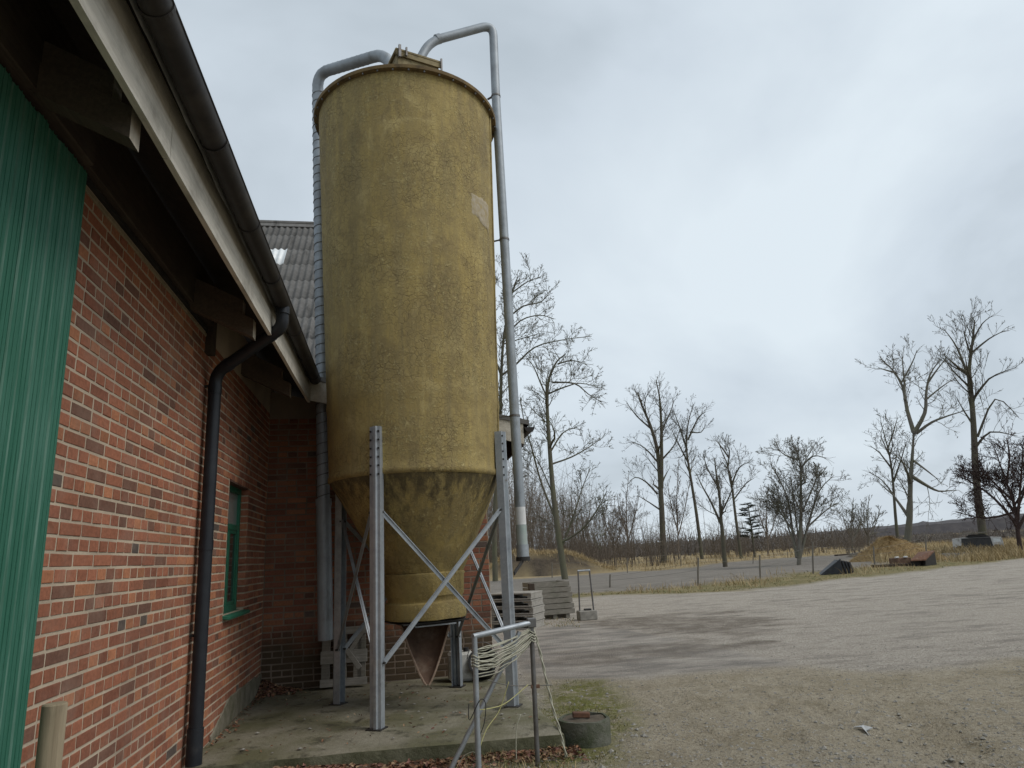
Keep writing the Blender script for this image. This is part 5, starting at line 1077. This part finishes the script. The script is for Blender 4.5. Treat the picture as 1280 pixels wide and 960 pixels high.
for (x, yb, yt, D, lab) in ((1066, 690, 622, 84, 'small bushy bare tree in the dry grass nearest the broad many stemmed tree'), (1086, 689, 618, 88, 'small bushy bare tree in the dry grass nearest the thick pale trunk'), (960, 693, 605, 82, 'small bare tree with upright twigs behind the paddock fence'), (848, 694, 570, 86, 'thin young bare tree between the two stemmed and the leaning tree'), (785, 698, 590, 84, 'young upright bare tree at the edge of the brushwood'), (768, 700, 620, 70, 'low bare sapling at the edge of the brushwood')):
    h_ = yb-yt; tree('young_tree', lab, D, (x, yb), [(3.5, (x, yb), (x-1, yb-h_*.3), (x-2, yb-h_*.6), (x+1, yt)), (2.5, (x-1, yb-h_*.25), (x-9, yb-h_*.5), (x-14, yb-h_*.75)), (2.5, (x, yb-h_*.2), (x+9, yb-h_*.5), (x+15, yb-h_*.8))], 4, 1.5, 1.3, 3, .35, 'bark_pale' if x > 1000 else 'brush', .012)
# small dark pine
g = PD(943, 692, 72); pz_ = tz(g.x, g.y); pn = thing('pine_tree', 'small dark pine with flat layered branches behind the paddock', 'tree', (g.x, g.y, pz_)); tr = TW(); cr = TW(); top_ = PD(935, 630, 72)
tr.seg([Vector((g.x, g.y, pz_-.2)), PD(940, 665, 72), top_], .13, .03, 7)
for k in range(34):
    t = .3+.7*k/33; p = PD(943, 692, 72).lerp(top_, t); a = rnd.random()*2*pi; ln = (1.9-1.3*t)*rnd.uniform(.6, 1.2); d = Vector((cos(a), sin(a), .12)); e = p+d*ln; cr.seg([p, e], .03, .012, 3)
    for q in range(60):
        s_ = p.lerp(e, rnd.uniform(.3, 1.05)); cr.seg([s_, s_+Vector((rnd.gauss(0, .18), rnd.gauss(0, .18), rnd.uniform(-.02, .16)))], .022, .008, 3)
tr.build('trunk', 'bark', pn); cr.build('crown', 'pine_green', pn)
# brushwood: a thicket nobody could count
br = TW()
def prof_top(x): return np.interp(x, [600, 640, 690, 740, 765, 800, 860, 920, 960, 1000, 1050, 1100], [570, 578, 598, 615, 632, 638, 646, 648, 654, 658, 660, 660])
for k in range(2300):
    x = 590+510*rnd.random()**1.35; D = rnd.uniform(62, 125)
    if mn.noise(Vector((x*.035, D*.05, 0)))+.35*mn.noise(Vector((x*.11, D*.1, 4))) < rnd.uniform(-.12, .3)-(.25 if x < 770 else 0): continue
    b_ = PD(x, 690, D); gz_ = tz(b_.x, b_.y); yt = prof_top(x)+rnd.gauss(8, 14); tp_ = PD(x+rnd.gauss(0, 4), min(yt, 682), D)
    p0 = Vector((b_.x, b_.y, gz_-.1)); h_ = tp_.z-gz_
    if h_ < .6: h_ = .6+rnd.random()
    h_ *= rnd.uniform(.45, 1.1); ln_ = Vector((rnd.gauss(0, .16), rnd.gauss(0, .16), 1)); pts = [p0+ln_*(h_*f_)+rv()*.05*h_*.6*f_ for f_ in (0, .35, .7, 1)]; r_ = rnd.uniform(.016, .045)*(1+h_*.06); br.seg(pts, r_, .012, 3)
    for q in range(rnd.randint(9, 15)):
        f_ = rnd.uniform(.12, 1); s_ = pts[0].lerp(pts[-1], f_); d = Vector((rnd.gauss(0, .7), rnd.gauss(0, .7), rnd.uniform(.1, 1.1))).normalized()*h_*rnd.uniform(.14, .36); br.seg([s_, s_+d*.55+rv()*.08, s_+d], .013, .008, 3)
br.build('brushwood', 'brush', None, kind='stuff', label='dense brown thicket of bare saplings behind the yard', category='thicket')
# far hedges and scrub
hd = TW()
for k in range(2600):
    x = rnd.uniform(560, 1420); D = rnd.uniform(120, 260); b_ = PD(x, 680, D); gz_ = tz(b_.x, b_.y); h_ = rnd.uniform(1.2, 4.2)*(1.3 if x < 1090 else .55); p0 = Vector((b_.x, b_.y, gz_-.2))
    for q in range(5):
        d = Vector((rnd.gauss(0, .5), rnd.gauss(0, .5), 1)).normalized()*h_*rnd.uniform(.6, 1); hd.seg([p0, p0+d*.5+rv()*.2, p0+d], .09, .04, 3)
        s_ = p0+d*.6; hd.seg([s_, s_+rv()*h_*.22], .05, .03, 3)
hd.build('hedge_scrub', 'brush_far', None, kind='stuff', label='far line of bare hedges and scrub across the fields', category='hedge')
# wooded hills on the skyline
b = MB(); vs = []; fs = []; n = 420
for i in range(n+1):
    a = YAW+radians(-70+150*i/n)
    for j, (dd, f_) in enumerate(((900, 0), (915, .75), (960, 1), (1100, 1.1), (1400, .3))):
        pa_ = degrees_ = math.degrees(a-YAW); h_ = 8+10*sstep(18, 36, np.array(pa_))+2*mn.noise(Vector((a*9, 0, 0)))+(3.0*mn.noise(Vector((a*160, j*3, 0)))+2.2*mn.noise(Vector((a*420, j*5, 1))))*(0 < j < 4)
        vs.append((dd*sin(a), dd*cos(a), -1+float(h_)*f_))
for i in range(n):
    for j in range(4): q = i*5+j; fs.append((q, q+5, q+6, q+1))
b.add(vs, fs); simple('far_wood', (.092, .083, .082), (.062, .057, .06), .12, .98, 0, 1.5); b.build('hills', 'far_wood', None, kind='structure')

# ------------------------------------------------------------------ grass, leaves, stones
def blades(name, spots, lab, cat):
    b = MB(); b.c = []
    for (x, y, z, h_, w_, c, ln_) in spots:
        a = rnd.random()*pi; dx, dy = cos(a)*w_, sin(a)*w_; lx, ly = rnd.gauss(0, ln_)*h_, rnd.gauss(0, ln_)*h_; o = len(b.v)
        b.v += [(x-dx, y-dy, z-.01), (x+dx, y+dy, z-.01), (x+dx*.6+lx*.45, y+dy*.6+ly*.45, z+h_*.62), (x-dx*.6+lx*.45, y-dy*.6+ly*.45, z+h_*.62), (x+lx, y+ly, z+h_)]
        b.f += [(o, o+1, o+2, o+3), (o+3, o+2, o+4)]; b.mi += [0, 0]; b.c += [(*c, 1)]*5
    o = b.build(name, 'grass', None, kind='stuff'); o['label'] = lab; o['category'] = cat; return o
DRY = ((.40, .30, .16), (.33, .245, .125), (.46, .36, .21), (.26, .20, .105)); GRN = ((.13, .14, .05), (.19, .175, .075), (.10, .115, .04), (.30, .235, .12))
def scatter(n, pxr, pyr, cond, hr, wr_, cols, clump=0.0, lean=.35, dn=0):
    out = []; X = []; Y = []
    for k in range(n):
        p = G(rnd.uniform(*pxr), rnd.uniform(*pyr)); X.append(p.x); Y.append(p.y)
    X = np.array(X); Y = np.array(Y); keep = cond(X, Y) & (np.hypot(X, Y) < 120)
    if clump: keep &= fbm(X, Y, clump, 3) > dn
    X = X[keep]; Y = Y[keep]; Z = terrain(X, Y); D = np.hypot(X, Y); hm = .55+.9*fbm(X+9, Y, .5, 3)
    for x, y, z, d, hh_ in zip(X, Y, Z, D, hm):
        c = rnd.choice(cols); k = rnd.uniform(.8, 1.15); out.append((x, y, z, rnd.uniform(*hr)*hh_, wr_*(1+d*.03), tuple(v*k for v in c), lean))
    return out
inY = lambda X, Y: polysd(X, Y, YARD) < -.1
ver = lambda X, Y: (polysd(X, Y, YARD) < -.05) & (polysd(X, Y, VERGE) > -.4)
fld = lambda X, Y: (polysd(X, Y, VERGE) < .2) & (polysd(X, Y, PADD) < .3) & ~((np.abs((X-bc.x)*bw.x+(Y-bc.y)*bw.y+1.5) < 4) & (-(X-bc.x)*bw.y+(Y-bc.y)*bw.x < -.2))
sp1 = scatter(16000, (640, 1290), (694, 750), ver, (.03, .08), .006, GRN+GRN+DRY[:2], .9, .8, .42)
sp1 += scatter(9000, (780, 1290), (690, 742), lambda X, Y: (polysd(X, Y, YARD) < -.6) & (polysd(X, Y, VERGE) > -1.2), (.14, .34), .006, DRY, .6, .55, .53)
blades('verge_grass', sp1, 'strip of short green and dry grass along the yard edge', 'grass')
sp2 = scatter(34000, (600, 1300), (664, 724), fld, (.15, .55), .007, DRY, .35, .4, .40) + scatter(12000, (1090, 1300), (672, 708), lambda X, Y: (polysd(X, Y, YARD) < -.3) & ~((np.abs((X-e0.x)*.78-(Y-e0.y)*.62) < 2.4) & ((X-e0.x)*.62+(Y-e0.y)*.78 < .9)) & (np.hypot(X, Y) > 44), (.3, .6), .008, DRY, .5, .45, .42) + scatter(6000, (1175, 1275), (676, 697), lambda X, Y: np.abs(np.hypot(X, Y)-53.0) < 3.0, (.12, .34), .01, DRY, 0, .4)
vv_ = [v.co for v in sh_.data.vertices]
for k in range(9000):
    f_ = rnd.choice(sh_.data.polygons); q = [vv_[i] for i in f_.vertices]; p = q[0].lerp(q[1], rnd.random()).lerp(q[2].lerp(q[-1], rnd.random()), rnd.random()); c = rnd.choice(((.40, .28, .13), (.30, .20, .09), (.22, .15, .075), (.46, .35, .18))); sp2.append((p.x, p.y, p.z-.02, rnd.uniform(.05, .16), .010, c, 1.6))
for k in range(3200):
    a_ = rnd.uniform(-6.5, 4.0); b_ = rnd.gauss(.5, .7); x = bc.x+bw.x*a_-bw.y*b_; y = bc.y+bw.y*a_+bw.x*b_; c = rnd.choice(DRY); sp2.append((x, y, tz(x, y), rnd.uniform(.12, .42), .02, c, .5))
blades('dry_grass', sp2, 'tall dry yellow grass over the field and soil bank', 'grass')
sp3 = scatter(3500, (655, 790), (846, 965), lambda X, Y: (polysd(X, Y, MOSS) > -.25+.6*fbm(X*3, Y*3, 1.0, 3)) & ~((X < PXR+.03) & (Y > 6.05)) & (np.hypot(X-wp.x, Y-wp.y) > wr+.02), (.008, .03), .003, GRN, 1.6, .9, .46)
sp3 += scatter(900, (560, 720), (925, 975), lambda X, Y: (Y < 6.06) & (X < 1.9), (.03, .10), .003, DRY[:2]+GRN[:2], 0, .8)
sp3 += scatter(500, (655, 725), (773, 784), lambda X, Y: fbm(X*4, Y*4, 1.0, 3) > .42, (.015, .06), .004, GRN+DRY[:1], 0, .6)
blades('moss_grass', sp3, 'short mossy grass beside the pad and the well ring', 'grass')
# fallen leaves
def leafset(name, spots, lab):
    b = MB(); b.c = []
    for (x, y, z, s_) in spots:
        R_ = Matrix.Rotation(rnd.random()*2*pi, 3, 'Z') @ Matrix.Rotation(rnd.gauss(0, .45), 3, 'X') @ Matrix.Rotation(rnd.gauss(0, .35), 3, 'Y'); c = rnd.choice(((.17, .08, .045), (.24, .125, .07), (.10, .06, .04), (.30, .20, .12), (.20, .10, .075))); k = rnd.uniform(.7, 1.2)
        pts = [(-1, 0, 0), (-.3, .42, .12), (.5, .36, .15), (1.05, 0, .05), (.5, -.36, .15), (-.3, -.42, .12), (0, 0, -.04)]; o = len(b.v)
        b.v += [tuple(Vector((x, y, z))+R_ @ (Vector(p)*s_)) for p in pts]; b.f += [(o+6, o+i, o+(i+1) % 6) for i in range(6)]; b.mi += [0]*6; b.c += [(c[0]*k, c[1]*k, c[2]*k, 1)]*7
    o = b.build(name, 'leaf', None, kind='stuff'); o['label'] = lab; o['category'] = 'leaves'
sp = []
for k in range(1500):
    x = rnd.uniform(-.9, 1.5); y = 6.07-abs(rnd.gauss(0, .16))-.02; sp.append((x, y, tz(x, y)+.012+.02*rnd.random(), rnd.uniform(.018, .036)))
for k in range(700):
    a = rnd.random(); x = WX+.03+abs(rnd.gauss(0, .17)); y = WY-.03-abs(rnd.gauss(0, .16)); sp.append((x, y, .012+.14*math.exp(-((x-WX)**2+(y-WY)**2)/.05)*rnd.random(), rnd.uniform(.02, .038)))
for k in range(260): x = rnd.uniform(WX+.03, PXR-.1); y = rnd.uniform(6.3, 9.2); sp.append((x, y, .004, rnd.uniform(.008, .022)))
for k in range(140):
    x = WX+.03+abs(rnd.gauss(0, .05)); y = rnd.uniform(6.5, 9.3); sp.append((x, y, .006, rnd.uniform(.01, .025)))
leafset('leaf_litter', sp, 'brown fallen leaves in front of the pad and in the wall corner')
# loose stones and crumbs
b = MB(); oct_ = [(1, 0, 0), (-1, 0, 0), (0, 1, 0), (0, -1, 0), (0, 0, 1), (0, 0, -1)]; of = [(0, 2, 4), (2, 1, 4), (1, 3, 4), (3, 0, 4), (2, 0, 5), (1, 2, 5), (3, 1, 5), (0, 3, 5)]
X = []; Y = []
for k in range(7500):
    p = G(rnd.uniform(640, 1290), 800+165*rnd.random()**.8); X.append(p.x); Y.append(p.y)
X = np.array(X); Y = np.array(Y); ok = (polysd(X, Y, CONC) < 0) & ~((X < PXR+.05) & (Y > 6.0)) & (np.hypot(X-wp.x, Y-wp.y) > wr+.03); X = X[ok]; Y = Y[ok]; Z = terrain(X, Y)
for x, y, z in zip(X, Y, Z):
    s_ = .004+.012*rnd.random()**4+.022*rnd.random()**24; R_ = Matrix.Rotation(rnd.random()*6, 3, 'Z'); b.add([Vector((x, y, z))+R_ @ Vector((p[0]*s_*rnd.uniform(.8, 1.4), p[1]*s_, p[2]*s_*.6)) for p in oct_], of)
o = b.build('gravel', 'stone', None, kind='stuff'); o['label'] = 'small loose stones scattered over the yard'; o['category'] = 'gravel'
b = MB()
for k in range(26):
    x, y = rnd.uniform(WX+.2, PXR-.1), rnd.uniform(6.25, 8.6); s_ = rnd.uniform(.008, .02); b.add([Vector((x, y, .004+s_*.4))+Vector((p[0]*s_*1.3, p[1]*s_, p[2]*s_*.5)) for p in oct_], of)
o = b.build('rubble', 'stone', None, kind='stuff'); o['label'] = 'crumbs of pale mortar lying on the concrete pad'; o['category'] = 'rubble'
